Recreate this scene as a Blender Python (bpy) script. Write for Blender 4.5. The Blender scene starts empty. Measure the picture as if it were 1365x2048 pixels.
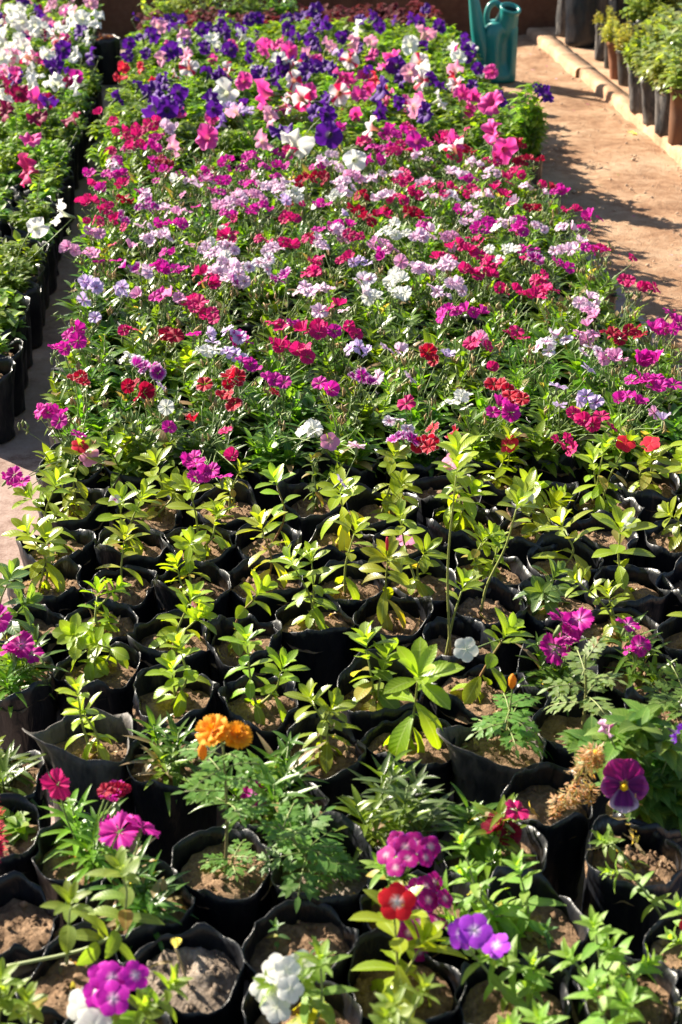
import bpy, math, random
from mathutils import Vector, Quaternion, Matrix, noise
S = bpy.context.scene
COL = S.collection
# ---------------------------------------------------------------- camera, sky, sun, exposure
F, HC = 2844.0, 1.53
TH = math.atan(1481 / F)
PS = math.atan(245 / F * math.cos(TH))
FW = Vector((math.sin(PS) * math.cos(TH), math.cos(PS) * math.cos(TH), -math.sin(TH)))
RT = Vector((math.cos(PS), -math.sin(PS), 0))
UP = RT.cross(FW)
cd = bpy.data.cameras.new('camera')
cam = bpy.data.objects.new('camera', cd)
COL.objects.link(cam)
cam.matrix_world = Matrix((RT, UP, -FW)).transposed().to_4x4()
cam.location = (0, 0, HC)
cd.sensor_fit = 'VERTICAL'
cd.sensor_height = 36.0
cd.sensor_width = 24.0
cd.lens = 36.0 * F / 2048
cd.clip_start = 0.05
cd.clip_end = 400
cd.dof.use_dof = True
cd.dof.focus_distance = 2.95
cd.dof.aperture_fstop = 6.3
S.camera = cam

SUN_AZ, SUN_EL = math.radians(-50), math.radians(32)      # clockwise from +Y
w = bpy.data.worlds.new('World')
S.world = w
w.use_nodes = True
nt = w.node_tree
sky = nt.nodes.new('ShaderNodeTexSky')
sky.sky_type = 'NISHITA'
sky.sun_disc = False
sky.sun_elevation = SUN_EL
sky.sun_rotation = SUN_AZ
nt.links.new(sky.outputs[0], nt.nodes['Background'].inputs[0])
nt.nodes['Background'].inputs[1].default_value = 0.05
sl = bpy.data.lights.new('sun', 'SUN')
sl.energy = 5.0
sl.angle = math.radians(0.53)
sl.color = (1.0, 0.91, 0.75)
so = bpy.data.objects.new('sun', sl)
COL.objects.link(so)
sdir = Vector((math.sin(SUN_AZ) * math.cos(SUN_EL), math.cos(SUN_AZ) * math.cos(SUN_EL), math.sin(SUN_EL)))
so.rotation_euler = sdir.to_track_quat('Z', 'Y').to_euler()
so.location = sdir * 20
S.view_settings.view_transform = 'Standard'
S.view_settings.look = 'None'
S.view_settings.gamma = 1
S.view_settings.exposure = 1.78
S.cycles.max_bounces = 6
S.cycles.diffuse_bounces = 2
S.cycles.transparent_max_bounces = 8

# ---------------------------------------------------------------- helpers
def P(px, py, z=0.0):                     # where the sight line of a photo point meets height z
    d = FW + RT * ((px - 682.5) / F) - UP * ((py - 1024) / F)
    return Vector((0, 0, HC)) + d * ((z - HC) / d.z)
def W(px, py, y0):                        # ... meets the upright plane y = y0
    d = FW + RT * ((px - 682.5) / F) - UP * ((py - 1024) / F)
    return Vector((0, 0, HC)) + d * (y0 / d.y)
def proj(v):
    r = Vector(v) - Vector((0, 0, HC))
    d = r.dot(FW)
    return (682.5 + F * r.dot(RT) / d, 1024 - F * r.dot(UP) / d) if d > 0.1 else (-9999, -9999)

class MB:
    def __init__(s):
        s.v, s.f, s.c, s.uv, s.m = [], [], [], [], []
    def add(s, p, c, uv=(0.25, 0.5)):
        s.v.append((p[0], p[1], p[2])); s.c.append((c[0], c[1], c[2], 1.0)); s.uv.append(uv)
        return len(s.v) - 1
    def face(s, idx, m=0):
        s.f.append(idx); s.m.append(m)
    def join(s, o, off=Vector((0, 0, 0)), rot=None, sc=1.0):
        b = len(s.v)
        for p in o.v:
            q = Vector(p) * sc
            if rot: q = rot @ q
            q = q + off
            s.v.append((q.x, q.y, q.z))
        s.c += o.c; s.uv += o.uv; s.m += o.m
        s.f += [tuple(i + b for i in f) for f in o.f]
    def mesh(s, name, mats, smooth=True):
        me = bpy.data.meshes.new(name)
        me.from_pydata(s.v, [], s.f)
        a = me.attributes.new('Col', 'FLOAT_COLOR', 'POINT')
        a.data.foreach_set('color', [x for c in s.c for x in c])
        ul = me.uv_layers.new(name='UVMap')
        li = [0] * len(me.loops)
        me.loops.foreach_get('vertex_index', li)
        ul.data.foreach_set('uv', [x for i in li for x in s.uv[i]])
        for m in mats: me.materials.append(m)
        me.polygons.foreach_set('material_index', s.m)
        me.polygons.foreach_set('use_smooth', [smooth] * len(me.polygons))
        me.update()
        return me

def link(name, me, parent=None, loc=(0, 0, 0), q=None, sc=None, rz=None):
    o = bpy.data.objects.new(name, me)
    COL.objects.link(o)
    if parent: o.parent = parent
    o.location = loc
    if q is not None:
        o.rotation_mode = 'QUATERNION'; o.rotation_quaternion = q
    if rz is not None: o.rotation_euler = (0, 0, rz)
    if sc is not None: o.scale = (sc, sc, sc) if not isinstance(sc, tuple) else sc
    return o
def tag(o, label=None, cat=None, group=None, kind=None):
    if label: o['label'] = label
    if cat: o['category'] = cat
    if group: o['group'] = group
    if kind: o['kind'] = kind
    return o
def thing(name, loc, label, cat, group=None):
    o = bpy.data.objects.new(name, None)
    COL.objects.link(o)
    o.location = loc
    o.empty_display_size = 0.05
    return tag(o, label, cat, group)

def vary(c, r, a=0.15):
    k = 1 + r.uniform(-a, a)
    return (c[0] * k * (1 + r.uniform(-a, a) * .7), c[1] * k, c[2] * k)
def lerp(a, b, t): return tuple(a[i] + (b[i] - a[i]) * t for i in range(3))
def perp(d):
    a = Vector((0, 0, 1)) if abs(d.z) < .9 else Vector((1, 0, 0))
    return d.cross(a).normalized()

def tube(mb, pts, rad, sides=5, col=(.1, .2, .03), m=0, col2=None, cap=True):
    n = len(pts); rings = []
    x = None
    for i, p in enumerate(pts):
        d = (pts[min(i + 1, n - 1)] - pts[max(i - 1, 0)])
        if d.length < 1e-9: d = Vector((0, 0, 1))
        d.normalize()
        x = perp(d) if x is None else (x - d * x.dot(d)).normalized()
        y = d.cross(x)
        r = rad[i] if isinstance(rad, (list, tuple)) else rad
        c = lerp(col, col2, i / (n - 1)) if col2 else col
        rings.append([mb.add(p + (x * math.cos(a) + y * math.sin(a)) * r, c) for a in (2 * math.pi * k / sides for k in range(sides))])
    for i in range(n - 1):
        for k in range(sides):
            mb.face((rings[i][k], rings[i][(k + 1) % sides], rings[i + 1][(k + 1) % sides], rings[i + 1][k]), m)
    if cap:
        mb.face(tuple(rings[-1]), m); mb.face(tuple(reversed(rings[0])), m)

def curve(pts, n=4):                       # Catmull-Rom through the points
    out = []
    q = [pts[0] * 2 - pts[1]] + list(pts) + [pts[-1] * 2 - pts[-2]]
    for i in range(1, len(q) - 2):
        for k in range(n):
            t = k / n
            a, b, c, d = q[i - 1], q[i], q[i + 1], q[i + 2]
            out.append(0.5 * ((2 * b) + (c - a) * t + (2 * a - 5 * b + 4 * c - d) * t * t + (3 * b - a - 3 * c + d) * t ** 3))
    out.append(pts[-1].copy())
    return out

SH = {
    'lance': lambda t: math.sin(math.pi * min(1, .06 + .94 * t) ** .75) ** .8 * .95 + .05 * (1 - t),
    'oval': lambda t: max(0, math.sin(math.pi * t ** .92)) ** .72,
    'obov': lambda t: max(0, math.sin(math.pi * t ** 1.35)) ** .75 + .06 * (1 - t),
    'ovate': lambda t: max(0, math.sin(math.pi * t ** .68)) ** .85,
}
def leaf(mb, p, d, nrm, L, Wd, shape='lance', bend=0.6, fold=.25, col=(.08, .15, .03), seg=5, tip=None, twist=0, wav=0, m=0):
    d = d.normalized()
    side = d.cross(nrm)
    if side.length < 1e-4: side = perp(d)
    side.normalize()
    if twist: side = Quaternion(d, twist) @ side
    p = p.copy(); st = L / seg
    fn = SH[shape]; prev = None
    q = Quaternion(side, -bend / seg)
    for i in range(seg + 1):
        t = i / seg
        up = side.cross(d)
        wv = fn(t) * Wd * .5
        c = lerp(col, tip, t * t) if tip else col
        k = wav * math.sin(i * 2.4)
        if i == seg:
            cur = [mb.add(p, c, (.5, 1))]
        else:
            cur = [mb.add(p - side * wv + up * (fold * wv + k * wv), c, (0, t)), mb.add(p, c, (.5, t)), mb.add(p + side * wv + up * (fold * wv - k * wv), c, (1, t))]
        if prev:
            if len(cur) == 3:
                mb.face((prev[0], prev[1], cur[1], cur[0]), m); mb.face((prev[1], prev[2], cur[2], cur[1]), m)
            else:
                mb.face((prev[0], prev[1], cur[0]), m); mb.face((prev[1], prev[2], cur[0]), m)
        prev = cur
        d = q @ d
        p = p + d * st

# ---------------------------------------------------------------- materials
def newmat(name):
    m = bpy.data.materials.new(name)
    m.use_nodes = True
    n = m.node_tree
    return m, n, n.nodes['Principled BSDF'], n.nodes['Material Output']
def N(n, t, **kw):
    x = n.nodes.new(t)
    for k, v in kw.items(): setattr(x, k, v)
    return x
def math_(n, op, a, b=None, clamp=False):
    x = N(n, 'ShaderNodeMath', operation=op, use_clamp=clamp)
    for i, v in enumerate((a, b)):
        if v is None: continue
        if isinstance(v, (int, float)): x.inputs[i].default_value = v
        else: n.links.new(v, x.inputs[i])
    return x.outputs[0]
def mixc(n, fac, a, b, blend='MIX'):
    x = N(n, 'ShaderNodeMix', data_type='RGBA', blend_type=blend)
    for s, v in ((x.inputs[0], fac), (x.inputs[6], a), (x.inputs[7], b)):
        if isinstance(v, (int, float)): s.default_value = v
        elif isinstance(v, tuple): s.default_value = (*v[:3], 1)
        else: n.links.new(v, s)
    return x.outputs[2]
def noise_(n, scale, detail=4, rough=.55, vec=None, dist=0):
    x = N(n, 'ShaderNodeTexNoise')
    x.inputs['Scale'].default_value = scale; x.inputs['Detail'].default_value = detail
    x.inputs['Roughness'].default_value = rough; x.inputs['Distortion'].default_value = dist
    if vec is not None: n.links.new(vec, x.inputs['Vector'])
    return x.outputs[0]
def ramp(n, f, stops):
    x = N(n, 'ShaderNodeValToRGB')
    e = x.color_ramp.elements
    while len(e) < len(stops): e.new(.5)
    for i, (p, c) in enumerate(stops):
        e[i].position = p; e[i].color = (*c[:3], 1) if isinstance(c, tuple) else (c, c, c, 1)
    n.links.new(f, x.inputs[0])
    return x.outputs[0]
def bump(n, b, h, strength=.5, dist=.005):
    x = N(n, 'ShaderNodeBump')
    x.inputs['Strength'].default_value = strength; x.inputs['Distance'].default_value = dist
    n.links.new(h, x.inputs['Height']); n.links.new(x.outputs[0], b.inputs['Normal'])
    return x
def coord(n, which='Object'):
    return N(n, 'ShaderNodeTexCoord').outputs[which]

def leaf_material(name, trans=.42, rough=.42, rib=.55, spec=.5):
    m, n, b, out = newmat(name)
    a = N(n, 'ShaderNodeAttribute', attribute_name='Col').outputs['Color']
    uv = N(n, 'ShaderNodeSeparateXYZ')
    n.links.new(N(n, 'ShaderNodeUVMap', uv_map='UVMap').outputs[0], uv.inputs[0])
    u = math_(n, 'ABSOLUTE', math_(n, 'SUBTRACT', uv.outputs[0], .5))
    ribf = math_(n, 'MULTIPLY', math_(n, 'LESS_THAN', u, .045), rib)
    vein = math_(n, 'SINE', math_(n, 'MULTIPLY', math_(n, 'SUBTRACT', uv.outputs[1], math_(n, 'MULTIPLY', u, .35)), 62))
    veinf = math_(n, 'MULTIPLY', math_(n, 'GREATER_THAN', vein, .86), .16)
    fac = math_(n, 'MAXIMUM', ribf, veinf)
    hs = N(n, 'ShaderNodeHueSaturation')
    rnd = N(n, 'ShaderNodeObjectInfo').outputs['Random']
    n.links.new(math_(n, 'ADD', math_(n, 'MULTIPLY', rnd, .035), .482), hs.inputs['Hue'])
    n.links.new(math_(n, 'ADD', math_(n, 'MULTIPLY', rnd, .4), .8), hs.inputs['Value'])
    n.links.new(a, hs.inputs['Color'])
    mot = noise_(n, 90, 3)
    c0 = mixc(n, math_(n, 'MULTIPLY', mot, .35), hs.outputs[0], mixc(n, 1.0, hs.outputs[0], (1.5, 1.35, 1.2), 'MULTIPLY'))
    c1 = mixc(n, fac, c0, (.36, .45, .14))
    n.links.new(c1, b.inputs['Base Color'])
    b.inputs['Roughness'].default_value = rough
    b.inputs['Specular IOR Level'].default_value = spec
    bump(n, b, vein, .12, .001)
    tr = N(n, 'ShaderNodeBsdfTranslucent')
    n.links.new(mixc(n, 1.0, c1, (2.2, 2.15, .45), 'MULTIPLY'), tr.inputs[0])
    mx = N(n, 'ShaderNodeMixShader')
    mx.inputs[0].default_value = trans
    n.links.new(b.outputs[0], mx.inputs[1]); n.links.new(tr.outputs[0], mx.inputs[2])
    n.links.new(mx.outputs[0], out.inputs[0])
    return m
def petal_material(name, trans=.35):
    m, n, b, out = newmat(name)
    a = N(n, 'ShaderNodeAttribute', attribute_name='Col').outputs['Color']
    mot = noise_(n, 160, 3)
    c = mixc(n, math_(n, 'MULTIPLY', mot, .3), a, mixc(n, 1.0, a, (.62, .6, .7), 'MULTIPLY'))
    n.links.new(c, b.inputs['Base Color'])
    b.inputs['Roughness'].default_value = .6
    b.inputs['Specular IOR Level'].default_value = .25
    bump(n, b, mot, .25, .001)
    tr = N(n, 'ShaderNodeBsdfTranslucent')
    n.links.new(c, tr.inputs[0])
    mx = N(n, 'ShaderNodeMixShader')
    mx.inputs[0].default_value = trans
    n.links.new(b.outputs[0], mx.inputs[1]); n.links.new(tr.outputs[0], mx.inputs[2])
    n.links.new(mx.outputs[0], out.inputs[0])
    return m
def stem_material():
    m, n, b, out = newmat('stem')
    a = N(n, 'ShaderNodeAttribute', attribute_name='Col').outputs['Color']
    n.links.new(mixc(n, math_(n, 'MULTIPLY', noise_(n, 120), .4), a, (.2, .16, .08)), b.inputs['Base Color'])
    b.inputs['Roughness'].default_value = .55
    return m
M_LEAF = leaf_material('leaf', .42, .33, .55, .65)
M_DIAN = leaf_material('dianthus_leaf', .45, .32, .3, .55)
M_SOFT = leaf_material('soft_leaf', .48, .45, .35, .45)
M_PET = petal_material('petal')
M_STEM = stem_material()

def plastic_material(name, dust=(.10, .09, .085), amt=.26, base=(.0035, .005, .009), rough=.33):
    m, n, b, out = newmat(name)
    o = coord(n)
    mp = N(n, 'ShaderNodeMapping')
    mp.inputs['Scale'].default_value = (1, 1, .35)
    n.links.new(o, mp.inputs[0])
    rnd = N(n, 'ShaderNodeObjectInfo').outputs['Random']
    add = N(n, 'ShaderNodeVectorMath', operation='ADD')
    n.links.new(mp.outputs[0], add.inputs[0]); n.links.new(rnd, add.inputs[1])
    big = noise_(n, 16, 5, .6, add.outputs[0])
    fine = noise_(n, 70, 4, .6, add.outputs[0], .6)
    wr = noise_(n, 34, 3, .5, add.outputs[0], 1.6)
    df = math_(n, 'MULTIPLY', ramp(n, math_(n, 'ADD', math_(n, 'MULTIPLY', big, .65), math_(n, 'MULTIPLY', fine, .35)), [(.42, 0.0), (.75, 1.0)]), amt)
    n.links.new(mixc(n, df, base, dust), b.inputs['Base Color'])
    n.links.new(math_(n, 'ADD', math_(n, 'MULTIPLY', df, .4), rough), b.inputs['Roughness'])
    b.inputs['Specular IOR Level'].default_value = .45
    bump(n, b, math_(n, 'ADD', wr, math_(n, 'MULTIPLY', fine, .25)), .55, .006)
    return m
M_BAG = plastic_material('black_polythene')
M_BAGG = plastic_material('dusty_sunlit_polythene', (.26, .22, .19), .8, (.025, .025, .028), .5)

def soil_material(name, c0, c1, c2):
    m, n, b, out = newmat(name)
    o = coord(n)
    rnd = N(n, 'ShaderNodeObjectInfo').outputs['Random']
    add = N(n, 'ShaderNodeVectorMath', operation='ADD')
    n.links.new(o, add.inputs[0]); n.links.new(rnd, add.inputs[1])
    a = noise_(n, 26, 6, .62, add.outputs[0]); f = noise_(n, 170, 4, .7, add.outputs[0])
    v = N(n, 'ShaderNodeTexVoronoi'); v.inputs['Scale'].default_value = 90
    n.links.new(add.outputs[0], v.inputs[0])
    s = math_(n, 'ADD', math_(n, 'MULTIPLY', a, .6), math_(n, 'MULTIPLY', f, .4))
    n.links.new(ramp(n, s, [(.33, c0), (.52, c1), (.7, c2)]), b.inputs['Base Color'])
    b.inputs['Roughness'].default_value = .95
    b.inputs['Specular IOR Level'].default_value = .15
    bump(n, b, math_(n, 'ADD', math_(n, 'ADD', a, f), math_(n, 'MULTIPLY', v.outputs[0], .6)), .9, .006)
    return m
M_SOIL = soil_material('pot_soil', (.08, .046, .027), (.22, .14, .085), (.37, .25, .16))
M_CRUST = soil_material('crusted_soil', (.10, .07, .05), (.24, .19, .15), (.42, .37, .33))

def ground_material(name, cols, scale, bs, rough=.95, fine=160):
    m, n, b, out = newmat(name)
    o = coord(n)
    a = noise_(n, scale, 7, .62, o); c = noise_(n, scale * 7, 5, .6, o); f = noise_(n, fine, 4, .7, o)
    s = math_(n, 'ADD', math_(n, 'ADD', math_(n, 'MULTIPLY', a, .5), math_(n, 'MULTIPLY', c, .28)), math_(n, 'MULTIPLY', f, .22))
    n.links.new(ramp(n, s, cols), b.inputs['Base Color'])
    b.inputs['Roughness'].default_value = rough
    b.inputs['Specular IOR Level'].default_value = .2
    bump(n, b, math_(n, 'ADD', c, math_(n, 'MULTIPLY', f, .8)), bs, .012)
    return m
M_PATH = ground_material('sandy_earth', [(.38, (.19, .095, .052)), (.47, (.34, .195, .112)), (.54, (.43, .275, .172)), (.64, (.53, .37, .25))], 3.0, 1.0)
M_SLAB = ground_material('stained_concrete', [(.36, (.13, .07, .052)), (.48, (.29, .205, .175)), (.64, (.39, .305, .275))], 4.5, .2, .85)
M_KERB = ground_material('kerb_stone', [(.36, (.24, .125, .07)), (.5, (.42, .26, .16)), (.66, (.56, .39, .27))], 5, .35)
M_WALL = ground_material('mud_plaster', [(.36, (.09, .035, .02)), (.5, (.15, .065, .036)), (.66, (.21, .10, .06))], 3, .5)
M_FAR = ground_material('bare_ground', [(.36, (.22, .13, .08)), (.5, (.33, .21, .13)), (.66, (.42, .28, .18))], .6, .4)

def simple(name, c, rough=.5, nz=.3, c2=None, sc=20, spec=.5, bs=.1):
    m, n, b, out = newmat(name)
    o = coord(n)
    a = noise_(n, sc, 5, .6, o)
    c2 = c2 or tuple(x * .6 for x in c)
    n.links.new(mixc(n, math_(n, 'MULTIPLY', ramp(n, a, [(.4, 0.0), (.7, 1.0)]), nz), c, c2), b.inputs['Base Color'])
    b.inputs['Roughness'].default_value = rough
    b.inputs['Specular IOR Level'].default_value = spec
    bump(n, b, a, bs, .004)
    return m
M_CAN = simple('green_plastic', (.015, .20, .19), .3, .5, (.06, .22, .18), 22, .5, .15)
M_CANIN = simple('can_inside_shade', (.004, .03, .03), .6)  # teal darkened to paint the shade down the neck opening
M_TERRA = simple('terracotta', (.26, .11, .06), .85, .7, (.15, .08, .05), 14, .2, .3)
M_EARTHEN = simple('brown_earthenware', (.16, .075, .04), .8, .6, (.09, .05, .035), 14, .2, .3)
M_BLKPOT = simple('black_pot_plastic', (.03, .028, .028), .45, .5, (.10, .085, .075), 12)
M_STAKE = simple('pale_wood', (.5, .45, .38), .8, .5, (.3, .25, .2), 30, .2)
M_STONE = simple('pebble_stone', (.48, .34, .24), .9, .8, (.25, .18, .13), 30, .2, .3)
# ---------------------------------------------------------------- the setting
def sheet(name, x0, x1, y0, y1, z, mat, nx=1, ny=1, amp=0, fr=3, kind='structure'):
    mb = MB()
    for j in range(ny + 1):
        for i in range(nx + 1):
            x = x0 + (x1 - x0) * i / nx; y = y0 + (y1 - y0) * j / ny
            zz = z + (noise.noise(Vector((x * fr, y * fr, 1.3))) * amp + noise.noise(Vector((x * fr * 4, y * fr * 4, 7))) * amp * .35 if amp else 0)
            mb.add((x, y, zz), (1, 1, 1))
    for j in range(ny):
        for i in range(nx):
            a = j * (nx + 1) + i
            mb.face((a, a + 1, a + nx + 2, a + nx + 1))
    return tag(link(name, mb.mesh(name, [mat])), kind=kind)
def box(mb, x0, x1, y0, y1, z0, z1, bev=.01, c=(1, 1, 1), jit=0, r=None):
    # a box with chamfered upper edges
    b = bev
    def ring(ins, z):
        return [mb.add((x + (r.uniform(-jit, jit) if r else 0), y, z + (r.uniform(-jit, jit) * .5 if r else 0)), c) for x, y in ((x0 + ins, y0 + ins), (x1 - ins, y0 + ins), (x1 - ins, y1 - ins), (x0 + ins, y1 - ins))]
    rs = [ring(0, z0), ring(0, z1 - b), ring(b * .35, z1 - b * .3), ring(b, z1)]
    for a, d in zip(rs, rs[1:]):
        for k in range(4): mb.face((a[k], a[(k + 1) % 4], d[(k + 1) % 4], d[k]))
    mb.face(tuple(rs[-1]))
R0 = random.Random(4)
sheet('ground', -150, 150, -60, 300, -.06, M_FAR)
sheet('path', 1.2, 2.02, -3, 9.62, -.008, M_PATH, 46, 420, .011, 5)
mb = MB(); box(mb, -3.2, 1.279, -.6, 9.6, -.05, .0, .006)
tag(link('concrete_slab', mb.mesh('concrete_slab', [M_SLAB], False)), kind='structure')
mb = MB()
y = -2.0
for i, (y1, dx) in enumerate([(2.9, 0), (6.06, .002), (8.16, .008), (9.58, -.012)]):
    n = 26; yy = y
    for k in range(n):
        ya = y + (y1 - .006 - y) * k / n; yb = y + (y1 - .006 - y) * (k + 1) / n
        j = lambda: R0.uniform(-.004, .004)
        ring = []
        for yv, s in ((ya, k), (yb, k + 1)):
            rr = random.Random(i * 100 + s)
            o = dx + rr.uniform(-.006, .006); h = .046 + rr.uniform(-.003, .003)
            ring.append([mb.add(p, (1, 1, 1)) for p in ((1.965 + o, yv, -.05), (1.965 + o, yv, h - .02), (1.971 + o, yv, h - .006), (1.983 + o, yv, h), (2.06, yv, h), (2.06, yv, -.05))])
        for q in range(5): mb.face((ring[0][q], ring[0][q + 1], ring[1][q + 1], ring[1][q]))
        if k == 0: mb.face(tuple(ring[0]))
        if k == n - 1: mb.face(tuple(reversed(ring[1])))
    y = y1
tag(link('kerb', mb.mesh('kerb', [M_KERB])), kind='structure')
sheet('raised_ledge', 2.055, 4.6, -2, 9.6, .041, M_KERB, 30, 140, .006, 4)

mb = MB()
g = random.Random(8)
for i in range(520):
    x, y = g.uniform(1.3, 1.95), g.uniform(3.2, 9.5)
    if g.random() < .35: x = 1.9 + abs(g.gauss(0, .03)); x = min(x, 1.955)
    s = abs(g.gauss(0, .0035)) + .002
    c = (1, 1, 1); b = len(mb.v)
    pts = [Vector((g.uniform(.7, 1.2), 0, 0)), Vector((0, g.uniform(.7, 1.2), 0)), Vector((-g.uniform(.7, 1.2), 0, 0)), Vector((0, -g.uniform(.7, 1.2), 0)), Vector((0, 0, g.uniform(.5, .9))), Vector((0, 0, -.6))]
    for p in pts: mb.add(Vector((x, y, -.003 + s * .3)) + p * s, c)
    for a, d, e in ((0, 1, 4), (1, 2, 4), (2, 3, 4), (3, 0, 4), (1, 0, 5), (2, 1, 5), (3, 2, 5), (0, 3, 5)): mb.face((b + a, b + d, b + e))
tag(link('gravel', mb.mesh('gravel', [M_STONE])), kind='stuff')

mb = MB(); g = random.Random(21)
for i in range(150):
    x, y = g.uniform(1.29, 1.95), g.uniform(3.3, 9.4)
    if g.random() < .5: x = 1.29 + abs(g.gauss(0, .12))
    x = min(x, 1.95); pet = g.random() < .3; a = g.uniform(0, 6.28)
    c = g.choice(((.6, .02, .3), (.75, .4, .6), (.5, .01, .1))) if pet else g.choice(((.28, .2, .1), (.2, .13, .07), (.32, .28, .1)))
    leaf(mb, Vector((x, y, .004)), Vector((math.cos(a), math.sin(a), .15)), Vector((0, 0, 1)), g.uniform(.01, .03), g.uniform(.004, .01), 'ovate', g.uniform(.2, 1), .5, c, 4, wav=.3)
tag(link('leaf_litter', mb.mesh('leaf_litter', [M_PET])), kind='stuff')
# low wall behind, a thing of its own with its coping
mb = MB(); box(mb, -4, 5.2, 9.62, 9.95, -.05, .40, .015)
wall = tag(link('low_wall', mb.mesh('low_wall', [M_WALL], False)), 'low brown mud plastered wall closing off the end of the nursery', 'wall')

# ---------------------------------------------------------------- bags and soil
BH, SZ, BR = .172, .146, .072
def bag_mesh(seed, R=BR, H=BH, soil=SZ, flap=None, mat=None, wob=1.0, fold=True):
    r = random.Random(seed); NS = 44; mb = MB(); c = (.01, .01, .012)
    ph = [r.uniform(0, 6.28) for _ in range(12)]
    am = [r.uniform(.4, 1) for _ in range(12)]
    def rad(a, t):
        s = R * (.90 + .09 * t) + wob * t * (.0045 * am[0] * math.sin(2 * a + ph[0]) + .003 * am[1] * math.sin(3 * a + ph[1]) + .0018 * am[2] * math.sin(7 * a + ph[2]))
        s -= wob * .006 * am[3] * abs(math.sin(2.5 * a + ph[3] + .8 * t)) ** 12 * (.3 + t)
        s += wob * .0022 * noise.noise(Vector((3 * math.cos(a), 3 * math.sin(a), 5 * t + seed)))
        s += .0016 * wob * math.sin(26 * t + 3 * a + ph[4]) * math.sin(2 * a + ph[5])
        return s
    def top(a):
        z = H + wob * (.006 * am[6] * math.sin(2 * a + ph[6]) + .0045 * am[7] * math.sin(3 * a + ph[7]) + .0026 * math.sin(7 * a + ph[8]) + .007 * noise.noise(Vector((3.5 * math.cos(a), 3.5 * math.sin(a), seed * 1.7))))
        o = .004 * math.sin(3 * a + ph[9]) + .006 * noise.noise(Vector((2.5 * math.cos(a), 2.5 * math.sin(a), seed * 2.3)))
        if flap:
            d = math.atan2(math.sin(a - flap[0]), math.cos(a - flap[0]))
            g_ = math.exp(-(d / flap[3]) ** 2)
            z += flap[1] * g_; o += flap[2] * g_
        return z, o
    TS = [0, .03, .12, .28, .45, .62, .78, .9, 1]
    rings = []
    for i, t in enumerate(TS):
        ring = []
        for k in range(NS):
            a = 2 * math.pi * k / NS
            z1, o = top(a)
            q = rad(a, t) * (.93 if i == 0 else 1) + (o * ((t - .6) / .4) ** 2 if t > .6 else 0) + (.002 if i == len(TS) - 1 else 0)
            ring.append(mb.add((q * math.cos(a), q * math.sin(a), max(0.001, z1 * t)), c))
        rings.append(ring)
    for t in (1.0, .93, .86, .76):
        ring = []
        for k in range(NS):
            a = 2 * math.pi * k / NS
            z1, o = top(a)
            q = rad(a, t) - .0016 + (o * ((t - .6) / .4) ** 2 if t > .6 else 0) + (.002 if t == 1 else 0)
            ring.append(mb.add((q * math.cos(a), q * math.sin(a), z1 * t if t > .8 else soil - .012), c))
        rings.append(ring)
    for A, B in zip(rings, rings[1:]):
        for k in range(NS): mb.face((A[k], A[(k + 1) % NS], B[(k + 1) % NS], B[k]))
    mb.face(tuple(reversed(rings[0])))
    return mb.mesh('nursery_bag', [mat or M_BAG])
def soil_mesh(seed, R=BR * .965, rough=1.35, mat=None, mound=.004):
    r = random.Random(seed); mb = MB(); NS, NR = 30, 9; c = (.15, .1, .06)
    off = Vector((seed * 3.7, seed * 1.3, 0))
    def h(x, y):
        d = math.hypot(x, y) / R
        z = mound * (1 - d * d) - .004 * d ** 4
        z += rough * (.007 * noise.noise(Vector((x * 22, y * 22, 0)) + off) + .005 * noise.noise(Vector((x * 60, y * 60, 2)) + off) + .0025 * noise.noise(Vector((x * 150, y * 150, 4)) + off))
        return z
    prev = None
    ctr = mb.add((0, 0, h(0, 0)), c)
    for j in range(1, NR + 1):
        q = R * j / NR
        ring = [mb.add((q * math.cos(2 * math.pi * k / NS), q * math.sin(2 * math.pi * k / NS), h(q * math.cos(2 * math.pi * k / NS), q * math.sin(2 * math.pi * k / NS))), c) for k in range(NS)]
        for k in range(NS):
            if prev: mb.face((prev[k], ring[k], ring[(k + 1) % NS], prev[(k + 1) % NS]))
            else: mb.face((ctr, ring[k], ring[(k + 1) % NS]))
        prev = ring
    for i in range(int(34 * rough)):                       # clods
        a, q = r.uniform(0, 6.28), R * .88 * math.sqrt(r.random())
        x, y = q * math.cos(a), q * math.sin(a); s = .0012 + abs(r.gauss(0, .0026))
        b = len(mb.v); base = Vector((x, y, h(x, y) + s * .3))
        for p in ((1, 0, 0), (0, 1, 0), (-1, 0, 0), (0, -1, 0), (0, 0, .9), (.6, .6, .5), (-.6, .5, .45)):
            mb.add(base + Vector(p) * s * r.uniform(.75, 1.25), c)
        for f in ((0, 5, 4), (5, 1, 4), (1, 6, 4), (6, 2, 4), (2, 3, 4), (3, 0, 4), (0, 1, 5), (1, 2, 6)): mb.face(tuple(b + k for k in f))
    return mb.mesh('soil', [mat or M_SOIL])
BAGS = [bag_mesh(s, wob=(1.0, 1.5, 1.9)[s % 3]) for s in range(12)]
BAGS += [bag_mesh(40 + s, flap=(s * 1.9, .022, .006, .7)) for s in range(4)]
TALL = [bag_mesh(20 + s, R=.079, H=.185, soil=.15, wob=1.7) for s in range(5)]
SOILS = [soil_mesh(s) for s in range(7)]
CRUST = [soil_mesh(30 + s, rough=1.3, mat=M_CRUST, mound=.008) for s in range(2)]
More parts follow.
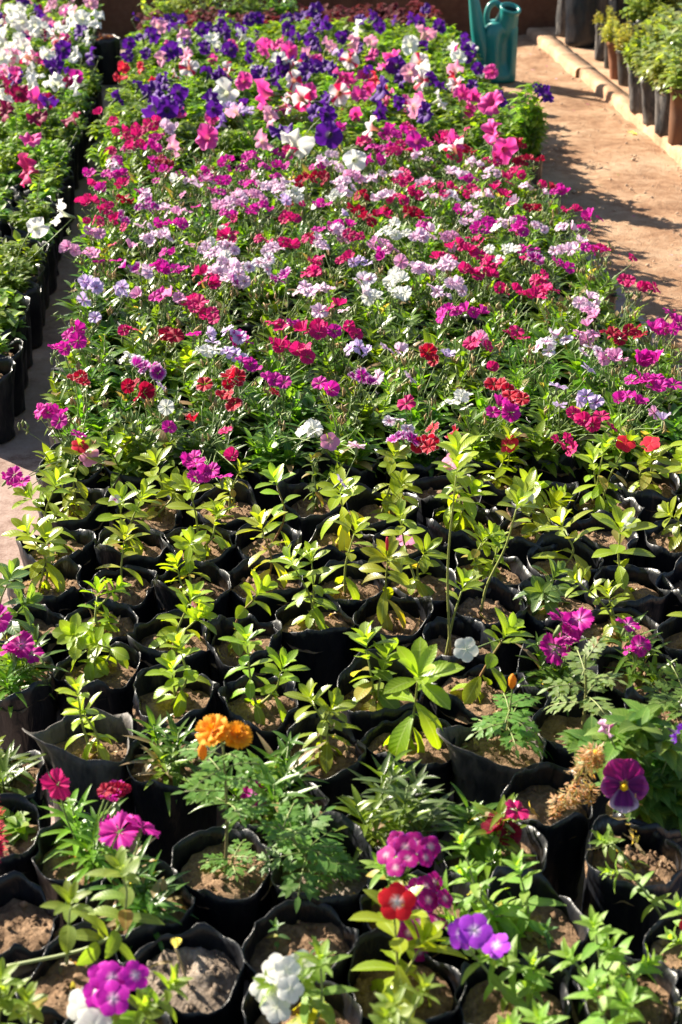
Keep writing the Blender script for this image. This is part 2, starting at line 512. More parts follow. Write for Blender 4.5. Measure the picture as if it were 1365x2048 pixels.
def potted(name, loc, label, cat, group, r, bag=None, soil=None, tall=False):
    t = thing(name, loc, label, cat, group)
    bo = link('nursery_bag', bag or r.choice(TALL if tall else BAGS), t, rz=r.uniform(0, 6.28) if bag is None else 0)
    bo.rotation_euler.x, bo.rotation_euler.y = r.gauss(0, .02), r.gauss(0, .02)
    bo.scale = (r.uniform(.95, 1.03), r.uniform(.95, 1.03), r.uniform(.96, 1.07))
    link('soil', soil or r.choice(SOILS), t, (0, 0, .15 if tall else SZ), rz=r.uniform(0, 6.28), sc=(.97, .97, r.uniform(.9, 1.5)))
    return t

# ---------------------------------------------------------------- flowers
GRN = (.12, .2, .05)
PAL = {  # main, eye, edge
    'K': ((.62, .012, .16), (.42, .01, .10), (.66, .03, .2)), 'M': ((.60, .015, .34), (.40, .01, .18), (.64, .05, .40)),
    'MK': ((.50, .006, .28), (.7, .3, .6), (.55, .02, .32)), 'C': ((.36, .004, .035), (.22, .002, .02), (.40, .01, .06)),
    'R': ((.50, .006, .03), (.34, .004, .02), (.80, .45, .5)), 'P': ((.83, .60, .76), (.62, .18, .45), (.86, .74, .82)),
    'Q': ((.76, .34, .58), (.55, .08, .32), (.82, .55, .70)), 'W': ((.82, .82, .76), (.78, .80, .62), (.84, .84, .80)),
    'L': ((.64, .50, .80), (.40, .10, .42), (.76, .68, .86)), 'V': ((.42, .01, .30), (.25, .005, .16), (.80, .62, .80)),
    'E': ((.84, .72, .82), (.55, .01, .32), (.84, .80, .83)), 'DR': ((.20, .002, .02), (.10, .001, .01), (.26, .004, .04)),
    'D': ((.085, .008, .24), (.03, .003, .09), (.11, .014, .30)), 'B': ((.26, .004, .06), (.10, .002, .03), (.30, .01, .08)),
    'H': ((.80, .05, .34), (.50, .01, .18), (.84, .13, .46)), 'PK': ((.84, .30, .50), (.80, .5, .45), (.85, .42, .60)),
    'RD': ((.74, .015, .05), (.74, .03, .05), (.78, .05, .09)), 'OR': ((.92, .36, .01), (.85, .26, .006), (.95, .42, .015)),
    'S': ((.82, .74, .74), (.55, .01, .05), (.82, .78, .78)), 'RW': ((.74, .012, .025), (.85, .8, .78), (.76, .02, .04)),
    'VI': ((.42, .05, .66), (.82, .72, .84), (.50, .11, .70)), 'MP': ((.62, .015, .48), (.84, .7, .8), (.64, .04, .5)), 'PM': ((.40, .004, .20), (.72, .5, .6), (.32, .03, .40)),
}
def dianthus_flower(pal, seed, petals=5):
    r = random.Random(seed); mb = MB(); main, eye, edge = PAL[pal]
    for p in range(petals):
        a0 = 2 * math.pi * p / petals + r.uniform(-.08, .08); lift = r.uniform(-.25, .3) + (.85 if seed % 3 == 2 else 0); dz = .03 * (p % 2)
        ncol = 12; hw = math.radians(40) * r.uniform(.95, 1.05)
        prev = None
        for j, (q, wf) in enumerate(((.1, .55), (.36, .8), (.66, .98), (.9, 1.0), (1.0, .96))):
            ring = []
            for k in range(ncol + 1):
                u = k / ncol * 2 - 1
                a = a0 + u * hw * wf
                rr = q * (1 - .10 * u * u)
                if j == 4: rr *= 1.05 - .13 * (k % 2) + r.uniform(-.04, .04)
                z = .28 - .2 * (1 - q) + lift * q - .3 * max(0, q - .6) + .09 * math.sin(u * 5 + p * 2) * q + dz
                c = lerp(eye, main, min(1, max(0, (q - .18) / .26))) if j < 3 else (main if j == 3 else edge)
                c = vary(tuple(v * (1 + .13 * math.sin(k * 2.9 + p) * (j > 1)) for v in c), r, .05)
                if pal in 'VE' and j == 3: c = lerp(main, edge, .5)
                ring.append(mb.add((rr * math.cos(a), rr * math.sin(a), z), c))
            if prev:
                for k in range(ncol): mb.face((prev[k], ring[k], ring[k + 1], prev[k + 1]))
            prev = ring
    b0 = len(mb.v)
    tube(mb, [Vector((0, 0, -1.0)), Vector((0, 0, -.7)), Vector((0, 0, -.25)), Vector((0, 0, .06))], [.06, .14, .16, .08], 6, GRN, 1)
    return mb.mesh('flower', [M_PET, M_STEM])
def petunia_flower(pal, seed):
    r = random.Random(seed); mb = MB(); main, eye, edge = PAL[pal]
    NS = 40; ph = [r.uniform(0, 6.28) for _ in range(5)]; prev = None
    for j, (q, z) in enumerate(((.10, -1.0), (.13, -.6), (.2, -.22), (.36, -.03), (.6, .07), (.84, .08), (1.0, .02))):
        ring = []
        for k in range(NS):
            a = 2 * math.pi * k / NS
            lob = 1 + ((.085 * math.cos(5 * a) + .10 * math.sin(2 * a + ph[3]) + .07 * math.sin(3 * a + ph[4])) if j >= 4 else 0) * (q - .3)
            ruf = (max(0, q - .3)) ** 1.5 * (.30 * math.sin(5 * a + ph[0]) + .34 * math.sin(2 * a + ph[3]) + .26 * math.sin(8 * a + ph[1]) + .15 * math.sin(13 * a + ph[2]))
            c = lerp(eye, main, min(1, max(0, (q - .2) / .25)))
            if j >= 5: c = lerp(main, edge, (j - 4) / 2)
            if pal == 'S' and j >= 3 and math.cos(3 * a + .9 * math.sin(2 * a) + ph[3]) > .72: c = (.62, .012, .09)
            else: c = lerp(c, eye, .10 if (k % 8 == 0 and j >= 3) else 0)
            if j < 3: c = lerp(c, (.35, .4, .2), .45 if pal in 'WPS' else .15)
            ring.append(mb.add((q * lob * math.cos(a), q * lob * math.sin(a), z + ruf), vary(c, r, .05)))
        if prev:
            for k in range(NS): mb.face((prev[k], prev[(k + 1) % NS], ring[(k + 1) % NS], ring[k]))
        prev = ring
    tube(mb, [Vector((0, 0, -1.25)), Vector((0, 0, -1.05)), Vector((0, 0, -.8))], [.05, .12, .14], 6, GRN, 1)
    return mb.mesh('flower', [M_PET, M_STEM])
def flat_flower(pal, seed, fat=1.0, tubel=.7):
    r = random.Random(seed); mb = MB(); main, eye, edge = PAL[pal]
    for p in range(5):
        a0 = 2 * math.pi * p / 5; prev = None; lift = r.uniform(-.04, .06); tw = r.uniform(-.1, .1)
        for j, (q, wd) in enumerate(((.04, .05), (.22, .15), (.42, .32), (.66, .46), (.86, .38), (1.0, .16))):
            ring = []
            for u in (-1, -.5, 0, .5, 1):
                x = q * (1 - .05 * abs(u)); yv = u * wd * fat
                z = .05 + lift * q + tw * u * q + .03 * (1 - u * u) - .08 * max(0, q - .6) + .012 * p
                c = eye if j == 0 else (lerp(eye, main, .45 if abs(u) < .6 else .9) if j == 1 else (main if j < 5 else edge))
                ring.append(mb.add((x * math.cos(a0) - yv * math.sin(a0), x * math.sin(a0) + yv * math.cos(a0), z), vary(c, r, .05)))
            if prev:
                for k in range(4): mb.face((prev[k], ring[k], ring[k + 1], prev[k + 1]))
            prev = ring
    tube(mb, [Vector((0, 0, -tubel)), Vector((0, 0, -.2)), Vector((0, 0, .04))], [.05, .06, .07], 5, lerp(GRN, main, .3), 1)
    c = (.7, .55, .1) if pal in ('PM', 'VI') else eye
    tube(mb, [Vector((0, 0, .05)), Vector((0, 0, .1))], [.06, .04], 6, c, 0)
    return mb.mesh('flower', [M_PET, M_STEM])
def cosmos_flower(seed):
    r = random.Random(seed); mb = MB(); main, eye, edge = PAL['OR']
    for lay, (n, sc, el) in enumerate(((8, 1.0, .1), (8, .74, .34), (6, .42, .8))):
        for p in range(n):
            a0 = 2 * math.pi * (p + .5 * lay) / n + r.uniform(-.1, .1); prev = None
            e = el + r.uniform(-.1, .12)
            for j, (q, wd) in enumerate(((.06, .06), (.4, .24), (.75, .34), (.92, .33), (1.0, .27))):
                ring = []
                for k in range(7):
                    u = k / 3 - 1
                    qq = q * (1 - (.09 * (k % 2) if j == 4 else 0)) * sc; yv = u * wd * sc
                    x = qq * math.cos(e); z = qq * math.sin(e) + .05 * math.cos(u * 2.6) * q + .05 * lay
                    ring.append(mb.add((x * math.cos(a0) - yv * math.sin(a0), x * math.sin(a0) + yv * math.cos(a0), z), vary(lerp(eye, main, q) if j < 4 else edge, r, .08)))
                if prev:
                    for k in range(6): mb.face((prev[k], ring[k], ring[k + 1], prev[k + 1]))
                prev = ring
    tube(mb, [Vector((0, 0, -.35)), Vector((0, 0, -.15)), Vector((0, 0, .1))], [.06, .26, .2], 7, GRN, 1)
    return mb.mesh('flower', [M_PET, M_STEM])
def pansy_flower():
    r = random.Random(3); mb = MB()
    up = (.42, .012, .20); dk = (.10, .004, .10); wh = (.74, .60, .76); mid = (.30, .008, .17)
    # angle, length, width, base colour, middle, tip, layer
    for a0, L, Wd, c0, c1, c2, z0 in ((65, 1.0, .62, mid, up, (.46, .03, .26), -.05), (115, 1.0, .64, mid, up, (.46, .03, .26), -.02), (188, .86, .50, dk, mid, (.5, .1, .38), .03), (-8, .9, .56, dk, (.18, .006, .13), (.5, .08, .36), .05), (-92, 1.0, .66, dk, (.16, .01, .16), wh, .09)):
        A = math.radians(a0); prev = None
        for j in range(8):
            q = .05 + .95 * j / 7
            wd = Wd * math.sin(math.pi * min(1, q * .86 + .05)) ** .6 * (.35 + .75 * q) if j < 7 else Wd * .42
            ring = []
            for k in range(11):
                u = k / 5 - 1
                x = q * L * (1 - .10 * u * u * q); y_ = u * wd
                z = z0 + .10 * q + .055 * math.sin(k * 1.9 + a0) * q - .12 * max(0, q - .7)
                c = lerp(c0, c1, min(1, q * 1.7)) if q < .75 else lerp(c1, c2, min(1, (q - .75) / .17))
                if abs(u) > .75: c = lerp(c, c2, .85 * q)
                if k % 3 == 0 and q < .65: c = lerp(c, (.06, .002, .07), .5)
                if j == 0: c = (.7, .5, .02)
                ring.append(mb.add((x * math.cos(A) - y_ * math.sin(A), x * math.sin(A) + y_ * math.cos(A), z), vary(c, r, .05)))
            if prev:
                for k in range(10): mb.face((prev[k], ring[k], ring[k + 1], prev[k + 1]))
            prev = ring
    yc = MB()
    tube(yc, [Vector((0, -.08, .1)), Vector((0, -.08, .2)), Vector((0, -.08, .24))], [.15, .12, .03], 9, (.85, .55, .01), 0)
    return mb.mesh('flower', [M_PET]), yc.mesh('flower_eye', [M_PET])
_FC = {}
def flower_mesh(kind, pal, v):
    k = (kind, pal, v)
    if k not in _FC:
        s = 3 * (pal.encode()[0] * 31 + pal.encode()[-1] * 7 + len(pal)) + v
        _FC[k] = {'d': lambda: dianthus_flower(pal, s, 5), 'p': lambda: petunia_flower(pal, s), 'v': lambda: flat_flower(pal, s, 1.0), 'x': lambda: flat_flower(pal, s, 1.12), 'o': lambda: cosmos_flower(s)}[kind]()
    return _FC[k]
FR = {'d': .021, 'p': .042, 'v': .021, 'x': .0142, 'o': .024}
def add_flower(root, kind, pal, wpos, r, nrm=None, size=1.0, name='flower'):
    if nrm is None:
        if kind == 'p': nrm = Vector((r.gauss(0, .6), r.gauss(-.45, .5), r.uniform(.15, 1.0)))
        else: nrm = Vector((r.gauss(0, .6), r.gauss(-.4, .6), 1.0))
    q = Vector(nrm).normalized().to_track_quat('Z', 'Y') @ Quaternion((0, 0, 1), r.uniform(0, 6.28))
    s = FR[kind] * size * r.uniform(.86, 1.14)
    return link(name, flower_mesh(kind, pal, r.choice((0, 0, 1, 1, 2)) if kind == 'd' else r.randrange(3)), root, Vector(wpos) - root.location, q, s)

# ---------------------------------------------------------------- foliage
G_DI = (.060, .140, .016); G_PET = (.125, .22, .020); G_VI = (.175, .265, .014); G_PHX = (.165, .27, .055); G_COS = (.105, .21, .045)
TAN = (.30, .22, .13)
def dianthus_foliage(seed, size=1.0, n=70, h=.12, col=G_DI, dry=.04, wide=1.0):
    # a few leafy shoots, each a rosette of strap leaves with a stem of smaller pairs above it
    r = random.Random(seed); mb = MB()
    shoots = max(3, n // 15)
    for s in range(shoots):
        a = 2.4 * s + r.uniform(-.5, .5); q = (.012 + .026 * math.sqrt(s / shoots)) * size
        tilt = .12 + .5 * s / shoots * r.uniform(.4, 1.3)
        base = Vector((math.cos(a) * q, math.sin(a) * q, r.uniform(-.004, .012)))
        d = Vector((math.cos(a) * math.sin(tilt), math.sin(a) * math.sin(tilt), math.cos(tilt)))
        L = h * r.uniform(.35, 1.0) * size
        top = base + d * L
        tube(mb, [base, base + d * L * .5, top], [.0024, .0019, .0012], 4, vary(GRN, r), 1)
        sc_ = vary(col, r, .22)
        if r.random() < .3: sc_ = vary((.13, .24, .02), r, .2)
        nl = r.randrange(13, 20); rot = r.uniform(0, 6.28)
        for k in range(nl):
            t = k / nl
            aa = rot + 2.4 * k + r.uniform(-.25, .25)
            el = .1 + 1.1 * t + r.uniform(-.2, .2)
            dd = Vector((math.cos(aa) * math.cos(el), math.sin(aa) * math.cos(el), math.sin(el)))
            p = base + d * L * (.04 + .62 * t)
            c = vary(sc_, r, .14) if r.random() > dry else vary(TAN, r)
            leaf(mb, p, dd, Vector((0, 0, 1)), r.uniform(.065, .11) * size * (1.05 - .35 * t), r.uniform(.012, .0195) * size * wide, 'lance', r.uniform(.3, 1.25), .3, c, 6)
        for t in (.7, .84, .97):
            p = base + d * L * t; b = r.uniform(0, 6.28)
            for side in (0, 1):
                aa = b + side * math.pi; el = r.uniform(.3, 1.1)
                leaf(mb, p, Vector((math.cos(aa) * math.cos(el), math.sin(aa) * math.cos(el), math.sin(el))), Vector((0, 0, 1)), r.uniform(.03, .055) * size, r.uniform(.008, .012) * size, 'lance', r.uniform(.2, .9), .35, vary(sc_, r, .15), 5)
    return mb
def petunia_foliage(seed, h=.16, rad=.10, n=15, col=G_PET, ls=1.0, shape='ovate'):
    r = random.Random(seed); mb = MB()
    for s in range(n):
        a = r.uniform(0, 6.28); q = rad * math.sqrt(r.random())
        top = Vector((math.cos(a) * q, math.sin(a) * q, h * r.uniform(.5, 1.0) * (1.1 - .35 * q / rad)))
        base = Vector((math.cos(a), math.sin(a), 0)) * .012
        mid = base.lerp(top, .5) + Vector((math.cos(a), math.sin(a), 0)) * .015
        pts = curve([base, mid, top], 5)
        tube(mb, pts, [.0024 - .001 * i / 10 for i in range(len(pts))], 4, vary(GRN, r), 1)
        for i in range(2, len(pts)):
            for k in range(2 if i < len(pts) - 2 else 3):
                aa = r.uniform(0, 6.28); el = r.uniform(-.1, .8)
                dd = Vector((math.cos(aa) * math.cos(el), math.sin(aa) * math.cos(el), math.sin(el)))
                leaf(mb, pts[i], dd, Vector((0, 0, 1)), r.uniform(.024, .045) * ls, r.uniform(.014, .024) * ls, shape, r.uniform(.1, 1.1), .3, vary(col, r, .28), 4, wav=r.uniform(-.2, .2))
    return mb
def leafy_stem(ms, ml, pts, r, L=.055, Wd=.021, gap=.024, col=G_VI, scol=(.16, .2, .06), shape='obov', droop=.5, tipn=6, tips=.75, r0=.0028, start=.18, low=None, bend=.6):
    tot = [0]
    for a, b in zip(pts, pts[1:]): tot.append(tot[-1] + (b - a).length)
    n = len(pts)
    tube(ms, pts, [r0 * (1 - .5 * i / (n - 1)) for i in range(n)], 6, scol, 0, lerp(scol, col, .5))
    def at(s):
        for i in range(n - 1):
            if tot[i + 1] >= s: return pts[i].lerp(pts[i + 1], (s - tot[i]) / max(1e-6, tot[i + 1] - tot[i])), (pts[i + 1] - pts[i]).normalized()
        return pts[-1].copy(), (pts[-1] - pts[-2]).normalized()
    s = tot[-1] * start; rot = r.uniform(0, 6.28)
    while s < tot[-1] - gap * .35:
        p, d = at(s); t = s / tot[-1]
        x = perp(d); y = d.cross(x)
        for k in (0, 1):
            if r.random() < .10: continue
            a = rot + k * math.pi + r.uniform(-.25, .25)
            e = -.25 + .9 * t + r.uniform(-.2, .25) - droop * (1 - t) * .9
            dd = (x * math.cos(a) + y * math.sin(a)) * math.cos(e) + d * math.sin(e)
            c = vary(col, r, .2)
            if r.random() < .05: c = vary((.30, .24, .06), r, .3)
            if low and t < .45 and r.random() < .75: c = vary(low, r, .15)
            leaf(ml, p, dd, d, L * r.uniform(.75, 1.1) * (.75 + .35 * math.sin(math.pi * min(1, t * 1.1))), Wd * r.uniform(.85, 1.1), shape, bend * r.uniform(.4, 1.5) + droop * (1 - t) * .7, .22, c, 7, wav=r.uniform(-.1, .1))
        rot += math.pi / 2 + r.uniform(-.2, .2)
        s += gap * r.uniform(.8, 1.2)
    p, d = at(tot[-1]); x = perp(d); y = d.cross(x)
    for k in range(tipn):
        a = rot + 2.4 * k; e = .45 + .9 * k / max(1, tipn) + r.uniform(-.12, .12)
        dd = (x * math.cos(a) + y * math.sin(a)) * math.cos(e) + d * math.sin(e)
        leaf(ml, p + d * .002 * k, dd, d, L * tips * (1.15 - .55 * k / max(1, tipn)) * r.uniform(.85, 1.1), Wd * tips * (1.1 - .4 * k / max(1, tipn)), shape, bend * .8, .3, vary(lerp(col, (.2, .3, .05), .35 * k / max(1, tipn)), r, .12), 7)
def pinnate_leaf(mb, p, d, nrm, L, r, col=G_COS, pairs=4):
    d = d.normalized(); side = d.cross(nrm).normalized()
    q = Quaternion(side, -r.uniform(.05, .22)); st = L / (pairs + 1); p = p.copy()
    pts = [p.copy()]
    for i in range(pairs + 1):
        p = p + d * st; d = q @ d; pts.append(p.copy())
        up = side.cross(d)
        if i < pairs:
            ll = L * (.40 + .16 * math.sin(math.pi * (i + .6) / pairs)) * r.uniform(.85, 1.1)
            for s in (-1, 1):
                dd = (side * s * .9 + d * .65 + up * r.uniform(-.1, .2)).normalized()
                leaf(mb, p, dd, up, ll, ll * .36, 'ovate', r.uniform(0, .4), .15, vary(col, r, .16), 4)
                for s2 in (-1, 1):                                     # side teeth of the lobe
                    d3 = (dd + dd.cross(up) * s2 * .75).normalized()
                    leaf(mb, p + dd * ll * .42, d3, up, ll * .46, ll * .24, 'lance', .2, .1, vary(col, r, .16), 3)
    leaf(mb, p, d, side.cross(d), L * .32, L * .12, 'ovate', .2, .15, vary(col, r, .16), 4)
    tube(mb, pts, [.0012] * len(pts), 4, lerp(col, (.3, .3, .1), .4), 1)
def celosia_plume(seed, pts, rad, col, n=420, up=.7):
    r = random.Random(seed); mb = MB(); m = len(pts) - 1
    for i in range(n):
        t = r.random() ** .8; k = min(m - 1, int(t * m)); f = t * m - k
        p = pts[k].lerp(pts[k + 1], f); d = (pts[k + 1] - pts[k]).normalized()
        R_ = rad * (1.05 - t) ** .6 * r.uniform(.2, 1)
        a = r.uniform(0, 6.28); x = perp(d); y = d.cross(x)
        o = x * math.cos(a) + y * math.sin(a)
        leaf(mb, p + o * R_, (o + d * up + Vector((r.gauss(0, .3), r.gauss(0, .3), r.gauss(0, .3)))).normalized(), d, r.uniform(.006, .013), r.uniform(.002, .004), 'lance', .2, .4, vary(col, r, .35), 2)
    return mb
def dry_bits(mb, r, n, spread=.05, h=.06, m=0):
    for i in range(n):
        a = r.uniform(0, 6.28); q = spread * r.random()
        leaf(mb, Vector((math.cos(a) * q, math.sin(a) * q, r.uniform(.002, h))), Vector((r.gauss(0, 1), r.gauss(0, 1), r.gauss(-.2, .5))), Vector((0, 0, 1)), r.uniform(.015, .04), r.uniform(.004, .009), 'lance', r.uniform(-1.5, 2), .5, vary(TAN, r, .3), 5, wav=.5, m=m)
